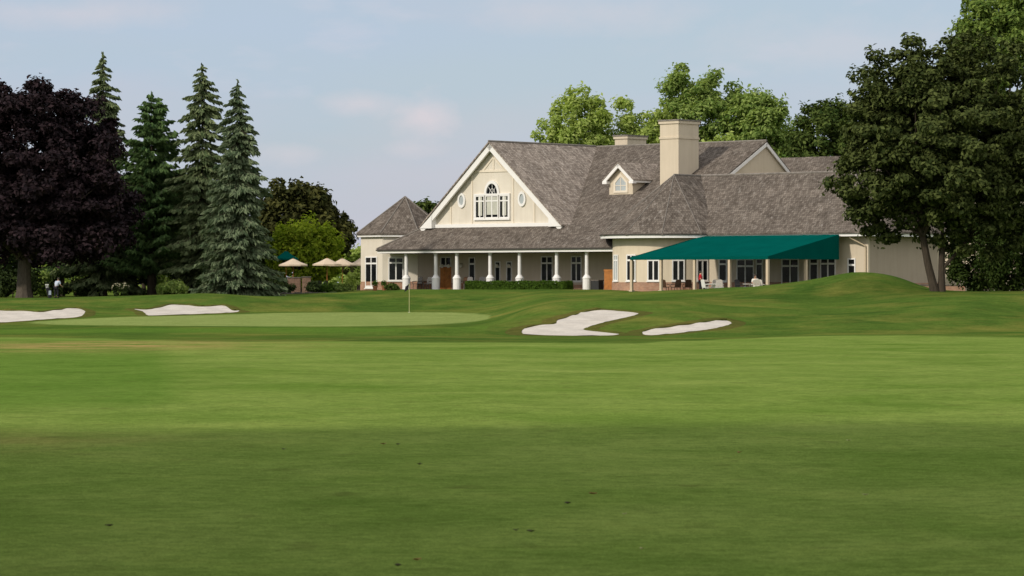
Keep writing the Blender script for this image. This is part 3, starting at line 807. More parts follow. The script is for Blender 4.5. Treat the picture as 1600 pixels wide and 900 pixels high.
# awning over the terrace
AW = empty("awning", Wp(28.3, -4, -0.9), -TH, "big dark green fabric awning sloping out over the terrace on cream posts", "awning")
def LA(u, v, z): return (u - 28.3, v + 4, z + 0.9)
a0, a1, av, aw = 22.34, 35.75, -9.06, -0.14
m = MB(); nseg = 12; nv = 8
def asurf(s, t_):
    u = a0 + (a1-a0)*s; v = aw + (av-aw)*t_
    z = 3.62 + (1.90-3.62)*t_ - 0.05*math.sin(math.pi*t_) - 0.03*abs(math.sin(math.pi*s*4))*math.sin(math.pi*t_)
    return LA(u, v, z)
for i in range(nseg*2):
    for j in range(nv):
        m.face([asurf(i/nseg/2,j/nv),asurf(i/nseg/2,(j+1)/nv),asurf((i+1)/nseg/2,(j+1)/nv),asurf((i+1)/nseg/2,j/nv)],None,True)
m.build("canopy", M["green_fabric"], AW, weld=True)
for u_, nm in ((a0,"side_flap"),(a1,"side_flap")):
    m = MB(); m.prism([LA(u_,aw,3.62),LA(u_,aw,1.70),LA(u_,av,1.70),LA(u_,av,1.90)] if u_ == a1 else [LA(u_,aw,3.62),LA(u_,aw-3,3.0),LA(u_,av,1.70),LA(u_,av,1.90)],(0.02,0,0)); m.build("side_flap", M["green_fabric"], AW)
m = MB(); m.box(LA(a0,av-0.03,1.68),LA(a1,av-0.005,1.905)); m.build("valance", M["green_fabric"], AW)
for u_, v_ in [(U(p_,-8.95),-8.95) for p_ in (987,1033,1085.5,1140)] + [(35.62,-8.95),(35.62,-4.2)]:
    m = MB(); m.box(LA(u_-0.10,v_-0.10,-0.9),LA(u_+0.10,v_+0.10,1.69)); m.box(LA(u_-0.16,v_-0.16,-0.9),LA(u_+0.16,v_+0.16,-0.65)); m.build("post", M["post"], AW)

# paved terraces
def slab(name, pts, z0, z1, mat, label, cat):
    m = MB(); m.prism([(p.x,p.y,CZ+z1) for p in pts],(0,0,z0-z1)); o = m.build(name, M[mat]); tag(o,label,cat,kind="structure")
slab("terrace", [Wp(15,-10,0),Wp(37,-10,0),Wp(37,0.9,0),Wp(15,0.9,0)], -1.3, -0.9, "paver", "stone paved dining terrace under the green awning", "terrace")
slab("porch_floor", [Wp(-12,-0.5,0),Wp(13,-0.5,0),Wp(13,4.3,0),Wp(-12,4.3,0)], -1.2, -0.66, "paver", "paved porch floor behind the white columns", "porch floor")
slab("patio", [Vector((-21.5,268.5,0)),Vector((-14,268.5,0)),Vector((-14,296,0)),Vector((-24,296,0))], -1.8, -0.98, "paver", "paved patio under the tan umbrellas", "patio")

# clipped hedge along the porch
def leaf_quads(P, N, size, rng, jit=0.7, aspect=1.6):
    n = len(P)
    N = N + rng.normal(0, jit, (n, 3)); N /= np.linalg.norm(N, axis=1, keepdims=True) + 1e-9
    A = np.cross(N, rng.normal(0, 1, (n, 3))); A /= np.linalg.norm(A, axis=1, keepdims=True) + 1e-9
    B = np.cross(N, A)
    s = (size*rng.uniform(0.6, 1.3, n))[:, None]
    k = 0.25*s*N
    V = np.stack([P - A*s*aspect*0.5, P + B*s*0.42 + k, P + A*s*aspect*0.5, P - B*s*0.42 + k], 1)
    return V.reshape(-1, 3)
def quads_obj(name, V, mat, parent=None):
    n = len(V)//4
    me = bpy.data.meshes.new(name)
    me.vertices.add(4*n); me.vertices.foreach_set("co", V.astype(np.float32).ravel())
    me.loops.add(4*n); me.loops.foreach_set("vertex_index", np.arange(4*n, dtype=np.int32))
    me.polygons.add(n); me.polygons.foreach_set("loop_start", np.arange(0, 4*n, 4, dtype=np.int32))
    me.update(calc_edges=True)
    return link_mesh(name, me, mat, parent)

LM = {
 "beech": leaf_mat("purple_beech_leaf", (0.008, 0.007, 0.009), (0.042, 0.026, 0.031), 0.12, 0.35),
 "spruce": leaf_mat("blue_spruce_needles", (0.042, 0.076, 0.036), (0.225, 0.275, 0.160), 0.10, 0.5),
 "spruce2": leaf_mat("green_spruce_needles", (0.046, 0.082, 0.032), (0.250, 0.295, 0.145), 0.10, 0.5),
 "fir": leaf_mat("green_fir_needles", (0.026, 0.064, 0.020), (0.150, 0.235, 0.080), 0.12, 0.5),
 "maple": leaf_mat("dark_maple_leaf", (0.021, 0.035, 0.009), (0.112, 0.136, 0.040), 0.18, 0.45),
 "chestnut": leaf_mat("olive_chestnut_leaf", (0.018, 0.026, 0.007), (0.115, 0.115, 0.034), 0.18, 0.45),
 "lime": leaf_mat("lime_green_leaf", (0.15, 0.24, 0.016), (0.40, 0.48, 0.045), 0.5, 0.4),
 "fresh": leaf_mat("fresh_green_leaf", (0.25, 0.36, 0.07), (0.54, 0.63, 0.20), 0.5, 0.35),
 "mid": leaf_mat("mid_green_leaf", (0.11, 0.20, 0.04), (0.40, 0.50, 0.15), 0.45, 0.35),
 "deep": leaf_mat("deep_green_leaf", (0.030, 0.060, 0.012), (0.125, 0.165, 0.040), 0.25, 0.4),
 "deepmid": leaf_mat("full_green_leaf", (0.070, 0.130, 0.025), (0.27, 0.36, 0.085), 0.38, 0.4),
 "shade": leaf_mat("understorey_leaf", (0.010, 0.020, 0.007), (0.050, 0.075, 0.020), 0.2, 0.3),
 "hedge": leaf_mat("box_hedge_leaf", (0.032, 0.072, 0.008), (0.090, 0.160, 0.020), 0.2, 1.2),
 "yew": leaf_mat("dark_arborvitae_leaf", (0.016, 0.034, 0.006), (0.058, 0.085, 0.018), 0.15, 0.8),
}

def hedge(name, loc, rz, size, mat, label, cat="hedge", n=5000, leaf=0.09, group=None):
    o = empty(name, loc, rz, label, cat, group)
    sx, sy, sz = size; rng = np.random.default_rng(int(abs(loc[0]*100)) % 9999)
    q = rng.uniform(-0.5, 0.5, (n, 3))*np.array([sx, sy, sz])
    face = rng.choice(4, n, p=[0.45, 0.25, 0.15, 0.15]); N = np.zeros((n, 3))
    d = rng.uniform(0, 0.12, n)
    for f, ax, s in ((0,1,-1),(1,2,1),(2,0,1),(3,0,-1)):
        k = face == f; q[k, ax] = s*(size[ax]/2 - d[k]); N[k, ax] = s
    q[:, 2] += sz/2; q += rng.normal(0, 0.025, (n, 3)) + 0.04*np.sin(q[:, [0]]*2.3)*np.array([0, 0, 1])
    quads_obj("foliage", leaf_quads(q, N, leaf, rng), LM[mat], o)
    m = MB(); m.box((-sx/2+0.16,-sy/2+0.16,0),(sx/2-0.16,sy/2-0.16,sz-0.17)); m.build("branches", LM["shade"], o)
    return o
hc = Wp(3.7, -1.3, -0.70)
hedge("box_hedge", hc, -TH, (11.2, 1.0, 0.72), "hedge", "low clipped green hedge in front of the porch columns", n=9000)

# wooden board and dark bin beside the bay
m = MB(); m.box((-0.36,-0.05,0),(0.36,0.0,1.62)); m.box((-0.40,-0.07,1.50),(0.40,-0.051,1.66)); 
for x in (-0.33,0.33): m.box((x-0.05,0.001,0),(x+0.05,0.35,0.08))
o = m.build("wooden_screen", M["wood"]); o.location = Wp(U(951,0.2),0.2,-0.66); o.rotation_euler = (0,0,-R(10)); tag(o,"upright orange wood panel standing on the porch beside the rounded bay","panel")
o = empty("storage_bin", Wp(U(932,0.4),0.4,-0.66), -TH, "dark low storage bin beside the orange wood panel on the porch", "bin")
m = MB(); m.box((-0.48,-0.3,0),(0.48,0.3,0.72)); m.build("body", M["metal"], o); m = MB(); m.box((-0.51,-0.33,0.722),(0.51,0.33,0.80)); m.build("lid", M["stone"], o)

# flagstick on the green
fp = hit(639.5, 488)
fo = empty("flagstick", fp, 0, "thin pale flagstick with a limp dark flag standing on the putting green", "flagstick")
m = MB(); m.tube([(0,0,0),(0,0,2.08)],0.026,8); m.build("pole", M["pale_leaf"], fo)
m = MB()
for i in range(6):
    for j in range(4):
        def fpnt(i,j):
            z = 2.05 - j*0.10; x = -i*0.045 - 0.01; y = 0.05*math.sin(i*1.5)*(i/6)
            return (x - 0.02*j, y, z - i*0.030)
        m.face([fpnt(i,j),fpnt(i,j+1),fpnt(i+1,j+1),fpnt(i+1,j)],None,True)
m.build("flag", M["blue_cloth"], fo).data.materials[0] = M["dark_cloth"]
m = MB(); m.lathe((0,0,-0.004),[(0.10,0),(0.10,0.012)],16); m.build("cup_rim", M["white_plastic"], fo)

# --------------------------------------------------------------------------
# trees
# --------------------------------------------------------------------------
def broadleaf(name, loc, lobes, leafmat, bark, label, cat="tree", group=None, nclump=120, per=160, leaf=0.32, clump=1.1, trunk=0.35, fork=2.5, stems=None, seed=1, gap=0.0, flat=0.75, inner=0.35, limbs=22):
    """lobes: (dx, dy, z, rx, ry, rz) relative to the base"""
    rng = np.random.default_rng(seed)
    o = empty(name, loc, 0, label, cat, group)
    vol = np.array([l[3]*l[4]*l[5] for l in lobes]); pick = rng.choice(len(lobes), nclump, p=vol/vol.sum())
    C = []; 
    for k in pick:
        l = lobes[k]; d = rng.normal(0, 1, 3); d /= np.linalg.norm(d)
        r = rng.uniform(inner, 1.0)**0.5
        C.append([l[0]+d[0]*l[3]*r, l[1]+d[1]*l[4]*r, l[2]+d[2]*l[5]*r])
    C = np.array(C)
    Vs = []
    cen = np.average(np.array([l[:3] for l in lobes]), axis=0, weights=vol)
    for c in C:
        n = int(per*rng.uniform(0.6, 1.3)); rr = clump*rng.uniform(0.65, 1.25)
        d = rng.normal(0, 1, (n, 3)); d /= np.linalg.norm(d, axis=1, keepdims=True)
        out = (c - cen); out = out/(np.linalg.norm(out)+1e-6)
        rad = rng.uniform(0.25, 1.0, n)**0.5*rr
        P = c + d*rad[:, None]*np.array([1, 1, flat])
        # stray sprays poke out of the outline
        st = rng.uniform(0, 1, n) < 0.10
        P[st] += out*rng.uniform(0.1, 0.9, (st.sum(), 1))*rr*0.8
        N = d*0.6 + np.array([0, 0, 0.55]) + out*0.35
        Vs.append(leaf_quads(P, N, np.full(n, leaf), rng, 0.55))
    quads_obj("crown", np.concatenate(Vs), LM[leafmat], o)
    m = MB()
    stems = stems or [((0,0,0),(0,0,fork),trunk)]
    tops = []
    for p0, p1, r in stems:
        p0, p1 = Vector(p0), Vector(p1); mid = p0.lerp(p1, 0.5) + Vector((rng.normal(0,.05), rng.normal(0,.05), 0))
        m.tube([p0 - Vector((0,0,0.4)), p0 + Vector((0,0,0.02)), p0.lerp(mid,0.4), mid, p1],[r*1.5,r*1.28,r*1.05,r*0.95,r*0.85],10); tops.append((p1, r*0.85))
    order = rng.permutation(len(C))[:limbs]
    for i in order:
        c = Vector(C[i]); p, r = min(tops, key=lambda q: (q[0]-c).length)
        mid = p.lerp(c, 0.5) + Vector((rng.normal(0,.25), rng.normal(0,.25), 0.25*(c-p).length*0.4))
        m.tube([p, p.lerp(mid,0.5)+Vector((0,0,0.1)), mid, c],[r*0.6, r*0.42, r*0.28, 0.02],6,False)
    m.build("trunk", M[bark], o)
    return o

def conifer(name, loc, height, radius, leafmat, label, cat="tree", group=None, seed=1, base=1.0, droop=0.35, spacing=0.42, spray=0.34, power=0.9, lean=0.0, up=0.0, bark="bark_dark", dens=1.0, ragged=0.32):
    rng = np.random.default_rng(seed); o = empty(name, loc, 0, label, cat, group)
    m = MB(); m.tube([(0,0,-0.4),(0,0,0.4),(lean*0.5,0,height*0.5),(lean,0,height)],[radius*0.085+0.12,radius*0.07+0.10,0.13,0.02],9)
    P = []; A = []; S = []
    z = base
    while z < height - 0.15:
        f = (height - z)/(height - base)
        rmax = radius*f**power
        nb = max(4, int((5 + 5*f)*dens)); ph = rng.uniform(0, 6.28)
        for k in range(nb):
            a = ph + 2*math.pi*k/nb + rng.normal(0, 0.18)
            Lb = rmax*rng.uniform(1-ragged*1.6, 1+ragged*0.6)
            if rng.uniform() < 0.06: continue
            zz = z + rng.normal(0, 0.12)
            ns = max(3, int(Lb/0.13))
            dr = droop*rng.uniform(0.7, 1.3)
            dx, dy = math.cos(a), math.sin(a)
            pts = []
            for i in range(ns+1):
                t = i/ns
                r_ = Lb*t; zz_ = zz + up*r_ - dr*Lb*(t - 0.38*t*t)*1.25
                pts.append((dx*r_ + lean*zz/height, dy*r_, zz_))
                if t > 0.12:
                    w = (0.30 + 0.75*(1-abs(t-0.45)))*min(1.0, Lb*0.45)
                    for s in (-1, 1, 0):
                        # side twigs and hanging sprays
                        side = s*w*rng.uniform(0.15, 0.55)
                        hang = -rng.uniform(0.0, 0.32)*w
                        P.append((dx*r_ - dy*side + lean*zz/height, dy*r_ + dx*side, zz_ + hang))
                        A.append((dx*0.9 - dy*s*0.55, dy*0.9 + dx*s*0.55, -0.55 - 0.3*abs(rng.normal()))); S.append(spray*rng.uniform(0.7, 1.3)*(0.55+0.45*min(1, Lb/1.5)))
            if Lb > 0.8: m.tube([pts[0], pts[len(pts)//2], pts[-1]],[0.035,0.025,0.008],4,False)
        z += spacing*rng.uniform(0.8, 1.2)*(0.65 + 0.35*f)
    # leader
    for i in range(14):
        P.append((lean+rng.normal(0,.04), rng.normal(0,.04), height - 0.06*i + 0.1)); A.append((rng.normal(0,.5), rng.normal(0,.5), 0.9)); S.append(spray*0.6)
    P = np.array(P); A = np.array(A); S = np.array(S)[:, None]
    n = len(P)
    A = A + rng.normal(0, 0.28, (n, 3)); A /= np.linalg.norm(A, axis=1, keepdims=True)
    N = np.array([0, 0, 1.0]) + rng.normal(0, 0.55, (n, 3)); B = np.cross(A, N); B /= np.linalg.norm(B, axis=1, keepdims=True) + 1e-9
    V = np.stack([P - A*S*0.6, P + B*S*0.30, P + A*S*0.8, P - B*S*0.30], 1).reshape(-1, 3)
    V2 = np.cross(A, B); V2 = np.stack([P - A*S*0.5, P + V2*S*0.24, P + A*S*0.7, P - V2*S*0.24], 1).reshape(-1, 3)
    quads_obj("crown", np.concatenate([V, V2]), LM[leafmat], o)
    m.build("trunk", M[bark], o)
    return o

def gp(px, Y, dz=0.0):
    x = (px - 800)/F*Y
    return Vector((x, Y, gz(x, Y) + dz))

# copper beech on the left
Yb = 272; k = Yb/F
broadleaf("copper_beech", gp(38, Yb), [tuple(1.13*q for q in l) for l in [(0,0,9.8,6.9,6.0,6.8),(-4.5,0,9.0,5.0,5.0,5.6),(4.6,-0.5,8.2,3.9,4,4.9),(4.0,0.6,12.2,3.0,3,3.0),(0.8,0,14.3,3.4,3.4,2.4),(-3.4,0,13.6,3.6,3.4,2.7),(1.5,-1,4.6,6.6,4.5,2.2),(6.0,0,5.6,2.4,2.4,3.2)]],
    "beech", "bark_grey", "huge dark purple copper beech at the left edge", nclump=760, per=135, leaf=0.28, clump=1.0, trunk=0.62, fork=3.2, seed=3, flat=0.65, inner=0.12)
# conifers
def tall(px, Y, ytop): return (gp(px, Y), (440 - ytop)/F*Y - float(H((px-800)/F*Y, Y)))
l_, h_ = tall(161, 286, 84); conifer("spruce_tree", l_, h_, 4.0, "spruce2", "tall pointed spruce rising behind the purple beech", seed=5, base=2, power=0.62, spacing=0.56, droop=0.5, spray=0.42, dens=1.0)
l_, h_ = tall(237, 284, 146); conifer("fir_tree", l_, h_, 4.5, "fir", "broad soft green fir between the beech and the spruces", seed=6, base=2.2, power=0.48, spacing=0.50, droop=0.12, up=0.22, dens=0.85, ragged=0.3, spray=0.40)
l_, h_ = tall(316, 282, 102); conifer("spruce_tree", l_, h_, 4.1, "spruce2", "tall blunt-topped spruce just left of the blue spruce", seed=8, base=2.0, power=0.52, spacing=0.58, droop=0.5, spray=0.42, dens=1.0)
l_, h_ = tall(371, 262, 127); conifer("spruce_tree", l_, h_, 3.7, "spruce", "blue-green spruce with drooping boughs nearest the umbrellas", seed=9, base=0.9, power=0.62, spacing=0.43, droop=0.58, spray=0.42, dens=1.0)
l_, h_ = tall(96, 296, 168); conifer("spruce_tree", l_, h_, 3.2, "fir", "dark conifer whose tip just shows above the purple beech", seed=12, base=3, power=0.8)
# dark understorey trees and shrubs behind them
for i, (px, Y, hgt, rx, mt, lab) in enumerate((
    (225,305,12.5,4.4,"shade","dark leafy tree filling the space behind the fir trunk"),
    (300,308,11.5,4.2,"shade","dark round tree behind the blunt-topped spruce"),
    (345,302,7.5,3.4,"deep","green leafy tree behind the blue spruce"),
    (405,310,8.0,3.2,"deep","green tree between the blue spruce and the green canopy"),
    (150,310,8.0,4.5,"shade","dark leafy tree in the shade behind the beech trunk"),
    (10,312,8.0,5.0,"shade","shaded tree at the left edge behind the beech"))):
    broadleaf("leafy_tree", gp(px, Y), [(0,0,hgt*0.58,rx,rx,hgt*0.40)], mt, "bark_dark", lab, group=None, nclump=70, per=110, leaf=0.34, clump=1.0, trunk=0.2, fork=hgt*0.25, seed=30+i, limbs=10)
for i, (px, Y, hgt, rx, mt, lab) in enumerate((  # brighter leaf colours paint in the light peeking through
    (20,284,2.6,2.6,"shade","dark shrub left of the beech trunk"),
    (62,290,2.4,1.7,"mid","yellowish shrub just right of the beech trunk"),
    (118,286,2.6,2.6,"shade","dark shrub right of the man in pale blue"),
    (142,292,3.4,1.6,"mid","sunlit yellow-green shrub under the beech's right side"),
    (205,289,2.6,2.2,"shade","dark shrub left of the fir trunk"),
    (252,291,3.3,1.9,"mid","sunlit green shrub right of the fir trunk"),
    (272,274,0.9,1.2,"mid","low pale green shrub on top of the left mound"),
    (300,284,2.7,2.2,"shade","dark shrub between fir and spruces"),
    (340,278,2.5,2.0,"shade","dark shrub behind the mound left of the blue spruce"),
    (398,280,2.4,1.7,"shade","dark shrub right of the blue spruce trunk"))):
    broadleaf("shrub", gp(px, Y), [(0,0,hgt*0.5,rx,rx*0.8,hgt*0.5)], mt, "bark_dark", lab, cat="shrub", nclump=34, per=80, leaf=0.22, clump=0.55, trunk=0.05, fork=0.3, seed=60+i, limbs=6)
for i, (px, Y, hgt, rx, lab) in enumerate(((408,270,1.5,1.1,"dark low shrub at the foot of the blue spruce"),(428,271,1.2,1.0,"dark low shrub at the left end of the patio"),(442,272,1.0,0.8,"small dark shrub left of the grill counter"),(494,272,0.9,0.7,"small dark shrub right of the brick pillar"))):
    broadleaf("shrub", gp(px, Y), [(0,0,hgt*0.5,rx,rx*0.8,hgt*0.5)], "shade", "bark_dark", lab, cat="shrub", nclump=24, per=80, leaf=0.16, clump=0.4, trunk=0.04, fork=0.2, seed=160+i, limbs=5)
# trees left of the pavilion
broadleaf("chestnut_tree", gp(468, 305), [(0,0,6.6,3.2,3,3.6),(2.6,0,5.4,2.6,2.6,3.6),(-1.2,0,8.3,2.4,2.4,2.2),(1.2,0,8.0,2.2,2.2,2.0),(4.2,0,3.6,1.0,1.2,2.6)], "chestnut", "bark_dark", "dark olive tree rising behind the lime-green tree", nclump=170, per=100, leaf=0.34, clump=0.85, seed=14)
broadleaf("lime_tree", gp(474, 293), [(0,0,3.3,3.1,2.5,3.0),(-1.9,0,3.8,1.5,1.5,2.7),(2.2,0,3.7,1.4,1.5,2.4),(0.3,-1,5.0,1.8,1.5,1.5)], "lime", "bark_dark", "bright lime-green tree behind the tan umbrellas", nclump=130, per=120, leaf=0.24, clump=0.75, fork=1.0, trunk=0.12, seed=15, flat=1.2)
broadleaf("small_tree", gp(668, 325), [(0,0,6.4,1.9,1.9,2.3),(-0.3,0,8.2,0.8,0.8,1.2)], "deep", "bark_dark", "small dark tree showing between pavilion roof and gable", nclump=50, per=90, leaf=0.3, clump=0.7, seed=16, limbs=6)
for i, (px, Y, hh, lab) in enumerate(((546,360,4.8,"pale green distant tree showing left of the pavilion"),(562,420,5.8,"far pale tree beside the pavilion wall"))):
    broadleaf("distant_tree", gp(px, Y), [(0,0,hh*0.55,2.2,2,hh*0.45)], "fresh", "bark_dark", lab, nclump=40, per=90, leaf=0.3, clump=0.8, seed=80+i, limbs=6)
# far woodland beyond the course
rg = np.random.default_rng(77); n = 26000
fx = rg.uniform(-120, 120, n); top = 6.5 + 1.6*np.sin(fx*0.31) + 1.1*np.sin(fx*0.83+1) + 0.8*np.sin(fx*1.9)
fy = 470 + rg.uniform(0, 6, n); fz = rg.uniform(0, 1, n)**0.8*top
P_ = np.stack([fx, fy, fz + H(fx, np.full(n, 419.0)) + CZ - 1.0], 1)
tag(quads_obj("far_woodland", leaf_quads(P_, np.tile([0,-0.6,0.6],(n,1)), 0.6, rg, 0.7), LM["fresh"]), "pale green far woodland behind the patio and trees", "woodland", kind="stuff")
# trees behind the clubhouse
broadleaf("poplar_tree", gp(898, 325), [(0.4,0,16.2,3.2,3,4.4),(-3.0,0,13.8,1.7,2,3.0),(2.6,0,13.0,2.4,2.4,3.2)], "fresh", "bark_grey", "light green open tree behind the roof, leftmost of the trees there", nclump=130, per=120, leaf=0.28, clump=0.85, seed=17, fork=9, flat=0.9)
broadleaf("poplar_tree", gp(1000, 328), [(0,0,14.5,3.8,3,3.8),(-1.0,0,18.0,1.3,1.3,3.0),(-3.2,0,15.5,1.2,1.2,2.4),(2.2,0,16,1.6,1.6,2.4)], "fresh", "bark_grey", "yellow-green sparse tree with bare twigs behind the left chimney", nclump=150, per=110, leaf=0.28, clump=0.85, seed=18, fork=9, flat=0.9, limbs=40)
broadleaf("maple_tree", gp(1092, 330), [(0,0,17.2,4.2,4,5.4),(-1.6,0,20.5,2.4,2.4,2.6),(2.2,0,20.2,2.2,2.2,2.4),(0,0,12,5,4,3)], "mid", "bark_dark", "tallest green tree behind the clubhouse, above the big chimney", nclump=240, per=150, leaf=0.29, clump=0.95, seed=19, fork=9)
broadleaf("maple_tree", gp(1186, 326), [(0,0,15.4,3.2,3,4.9),(-1.2,0,18.4,2.0,2,2.2),(1.4,0,12.5,2.6,2.4,3.4)], "mid", "bark_dark", "rounded green tree behind the right gable of the roof", nclump=170, per=140, leaf=0.29, clump=0.9, seed=20, fork=8)
broadleaf("maple_tree", gp(1130, 318), [(0,0,13.2,4.5,2,2.2)], "fresh", "bark_dark", "lower yellow-green tree just above the ridge beside the chimney", nclump=60, per=80, leaf=0.32, clump=0.8, seed=27, fork=7)
broadleaf("maple_tree", gp(948, 335), [(0,0,13.6,3.0,2.4,3.6),(1.8,0,12.6,2.4,2,3.0)], "fresh", "bark_grey", "low pale tree filling the gap left of the rear chimney", nclump=50, per=110, leaf=0.28, clump=0.85, seed=41, fork=7)
broadleaf("maple_tree", gp(1238, 330), [(0,0,13.4,2.5,2.4,3.6)], "mid", "bark_dark", "slim green tree in the gap right of the rounded tree", nclump=60, per=120, leaf=0.28, clump=0.85, seed=42, fork=7)
broadleaf("maple_tree", gp(1290, 308), [(0,0,14.0,3.6,3.4,4.4),(-2.0,0,12.0,2.2,2,3.2),(1.2,0,16.6,2.0,2,2.0)], "deep", "bark_dark", "darker green tree between the right gable and the big right maple", nclump=180, per=140, leaf=0.28, clump=0.9, seed=21, fork=7)
broadleaf("maple_tree", gp(1570, 275), [(0,0,19.5,4.8,4,6.6),(3.4,0,22,4,4,5),(-2.2,0,23,2.2,2.4,2.6)], "deepmid", "bark_dark", "tall bright green tree behind the right maple at the top right corner", nclump=240, per=150, leaf=0.29, clump=1.0, seed=22, fork=9)
broadleaf("maple_tree", gp(1660, 262), [(0,0,10,6,4,7)], "deep", "bark_dark", "green tree beyond the right edge behind the arborvitae", nclump=110, per=90, leaf=0.36, clump=1.0, seed=28, fork=5)
# big dark maple on the right
mp = hit(1466, 455.5, 150); Ym = mp.y; k = Ym/F
ML = [(10,210,165,120),(-45,318,95,75),(55,320,120,85),(-100,190,78,78),(-130,128,52,42),(-72,262,80,66),(140,200,100,120),(70,112,95,55),(-60,112,62,36),(-30,392,34,18),(-20,275,120,95),(-50,200,110,90),(-135,160,40,40),(70,160,120,80)]
broadleaf("shade_maple", mp, [(a*k, (i%3-1)*0.5, b*k, c*k, c*k*0.9, d*k) for i,(a,b,c,d) in enumerate(ML)],
    "maple", "bark_dark", "big dark green maple with a forked trunk on the right lawn", nclump=860, per=130, leaf=0.22, clump=0.74, seed=23, flat=0.6, inner=0.2, limbs=34,
    stems=[((-0.22,0,0),(-0.95,0.1,3.4),0.25),((0.22,0.05,0),(0.30,0.3,3.3),0.22),((0.35,0.1,1.5),(2.0,0.4,3.4),0.11)])
# arborvitae to the right of it
for i, (px, Y, hgt, rx, lab) in enumerate(((1528,226,4.8,2.0,"dark green arborvitae right of the forked maple trunk"),(1580,222,5.3,2.1,"dark arborvitae at the right edge of the lawn"),(1640,222,5.6,2.2,"arborvitae beyond the right edge"))):
    broadleaf("arborvitae", gp(px, Y), [(0,0,hgt*0.5,rx,rx*0.9,hgt*0.52)], "yew", "bark_dark", lab, cat="shrub", nclump=120, per=110, leaf=0.17, clump=0.5, trunk=0.08, fork=0.6, seed=90+i, limbs=6, flat=1.4, inner=0.5)
# trees beside the fairway near the camera that throw the shade over the near grass
FT = ["broad leafy tree, rightmost of the tall row left of the near fairway","second leafy tree from the right in the tall row","third leafy tree from the right in the tall row","middle leafy tree of the tall row left of the fairway","leafy tree left of the middle one in the row by the fairway","leafy tree farthest left in the row by the fairway","leafy tree of the second row, nearest the fairway side","middle leafy tree of the second row left of the viewpoint","leafy tree of the second row, farthest left","leafy tree standing between the two rows left of the fairway"]
for i, (x, y, hgt, rx) in enumerate(((-6.9,15.6,24,4.9),(-11.5,14.6,24,5.0),(-16.5,12.6,24.5,5.0),(-21.5,13.6,24,5.2),(-26.5,12.6,24,5.5),(-32,12.0,24,5.5),(-13.5,-2.0,24,5.0),(-19.5,-1.0,24,5.2),(-25.5,0.0,24,5.2),(-10.0,4.0,24,4.6))):
    broadleaf("fairway_tree", (x, y, gz(x, y)), [(0,0,hgt*0.62,rx,rx,hgt*0.30)], "deep", "bark_dark", FT[i], nclump=240, per=100, leaf=0.36, clump=1.35, seed=100+i, fork=7, trunk=0.35, inner=0.1, limbs=14)

# --------------------------------------------------------------------------
# patio furniture, umbrellas, people
# --------------------------------------------------------------------------
def umbrella(px, ytop, yedge, Y, rad, mat, label, group=None):
    x = (px-800)/F*Y; zt = (440-ytop)/F*Y; ze = (440-yedge)/F*Y; zg = -0.98
    o = empty("patio_umbrella", (x, Y, CZ+zg), 0.2, label, "umbrella", group)
    m = MB(); n = 8; zt -= zg; ze -= zg
    ringp = lambda r, z: [(r*math.cos(2*math.pi*(k+.5)/n), r*math.sin(2*math.pi*(k+.5)/n), z) for k in range(n)]
    r0, r1, r2 = ringp(0.12, zt), ringp(rad*0.55, ze+(zt-ze)*0.42), ringp(rad, ze); r3 = ringp(rad, ze-0.13)
    for a, b in ((r0,r1),(r1,r2),(r2,r3)):
        for q in range(n): m.face([a[q],b[q],b[(q+1)%n],a[(q+1)%n]])
    m.face(r0)
    m.build("canopy", M[mat], o)
    p = MB(); p.tube([(0,0,0),(0,0,zt+0.08)],0.03,8); p.build("pole", M["wood"], o)
    b_ = MB(); b_.lathe((0,0,0),[(0.28,0),(0.28,0.08),(0.06,0.14),(0.05,0.3)],12); b_.build("base", M["metal"], o)
    return o
umbrella(458,404.5,413.5,280,1.30,"tan_fabric","tan patio umbrella with its left side shaded, nearest the blue spruce")
umbrella(511,403.8,412.8,282,1.32,"tan_fabric","sunlit tan umbrella in the middle of the patio")
umbrella(535,404,413.5,288,1.30,"tan_fabric","tan umbrella overlapping the middle one on its right")
umbrella(565,403,413.5,292,1.25,"tan_fabric","pale umbrella partly hidden behind the pavilion corner")
umbrella(447,392.5,404,290,1.15,"green_fabric","dark green patio umbrella behind the tan one near the spruce")

# brick grill island and low wall
def brick_thing(name, px0, px1, y0, Y, depth, zbot, label, cat):
    xa, xb = (px0-800)/F*Y, (px1-800)/F*Y; zt = (440-y0)/F*Y
    o = empty(name, ((xa+xb)/2, Y, CZ+zbot), 0, label, cat)
    m = MB(); hw = (xb-xa)/2; m.box((-hw,0,0),(hw,depth,zt-zbot-0.08)); m.build("body", M["brick" if name == "planter_wall" else "shaded_brick"], o)
    c = MB(); c.box((-hw-0.05,-0.05,zt-zbot-0.078),(hw+0.05,depth+0.05,zt-zbot)); c.build("cap", M["stone"], o)
brick_thing("grill_island", 449, 469, 433, 276, 0.9, -0.98, "brick grill counter under the shaded tan umbrella", "counter")
brick_thing("brick_pillar", 472, 485, 432, 275, 0.7, -0.98, "square brick pillar right of the grill counter", "pillar")
brick_thing("planter_wall", 1440, 1508, 444.5, 232, 0.6, -1.1, "low orange brick planter wall behind the forked maple trunk", "wall")
# stone edging of the patio
rng = random.Random(4)
m = MB()
for k in range(26):
    x0 = -20.6 + k*0.30; h0 = rng.uniform(0.15, 0.32)
    m.box((x0, 267.4+rng.uniform(0,.2), CZ-1.3),(x0+0.26, 268.4, CZ-1.05+h0*0.6))
tag(m.build("stone_edging", M["stone"]), "low rough grey stone edging in front of the patio", "wall")

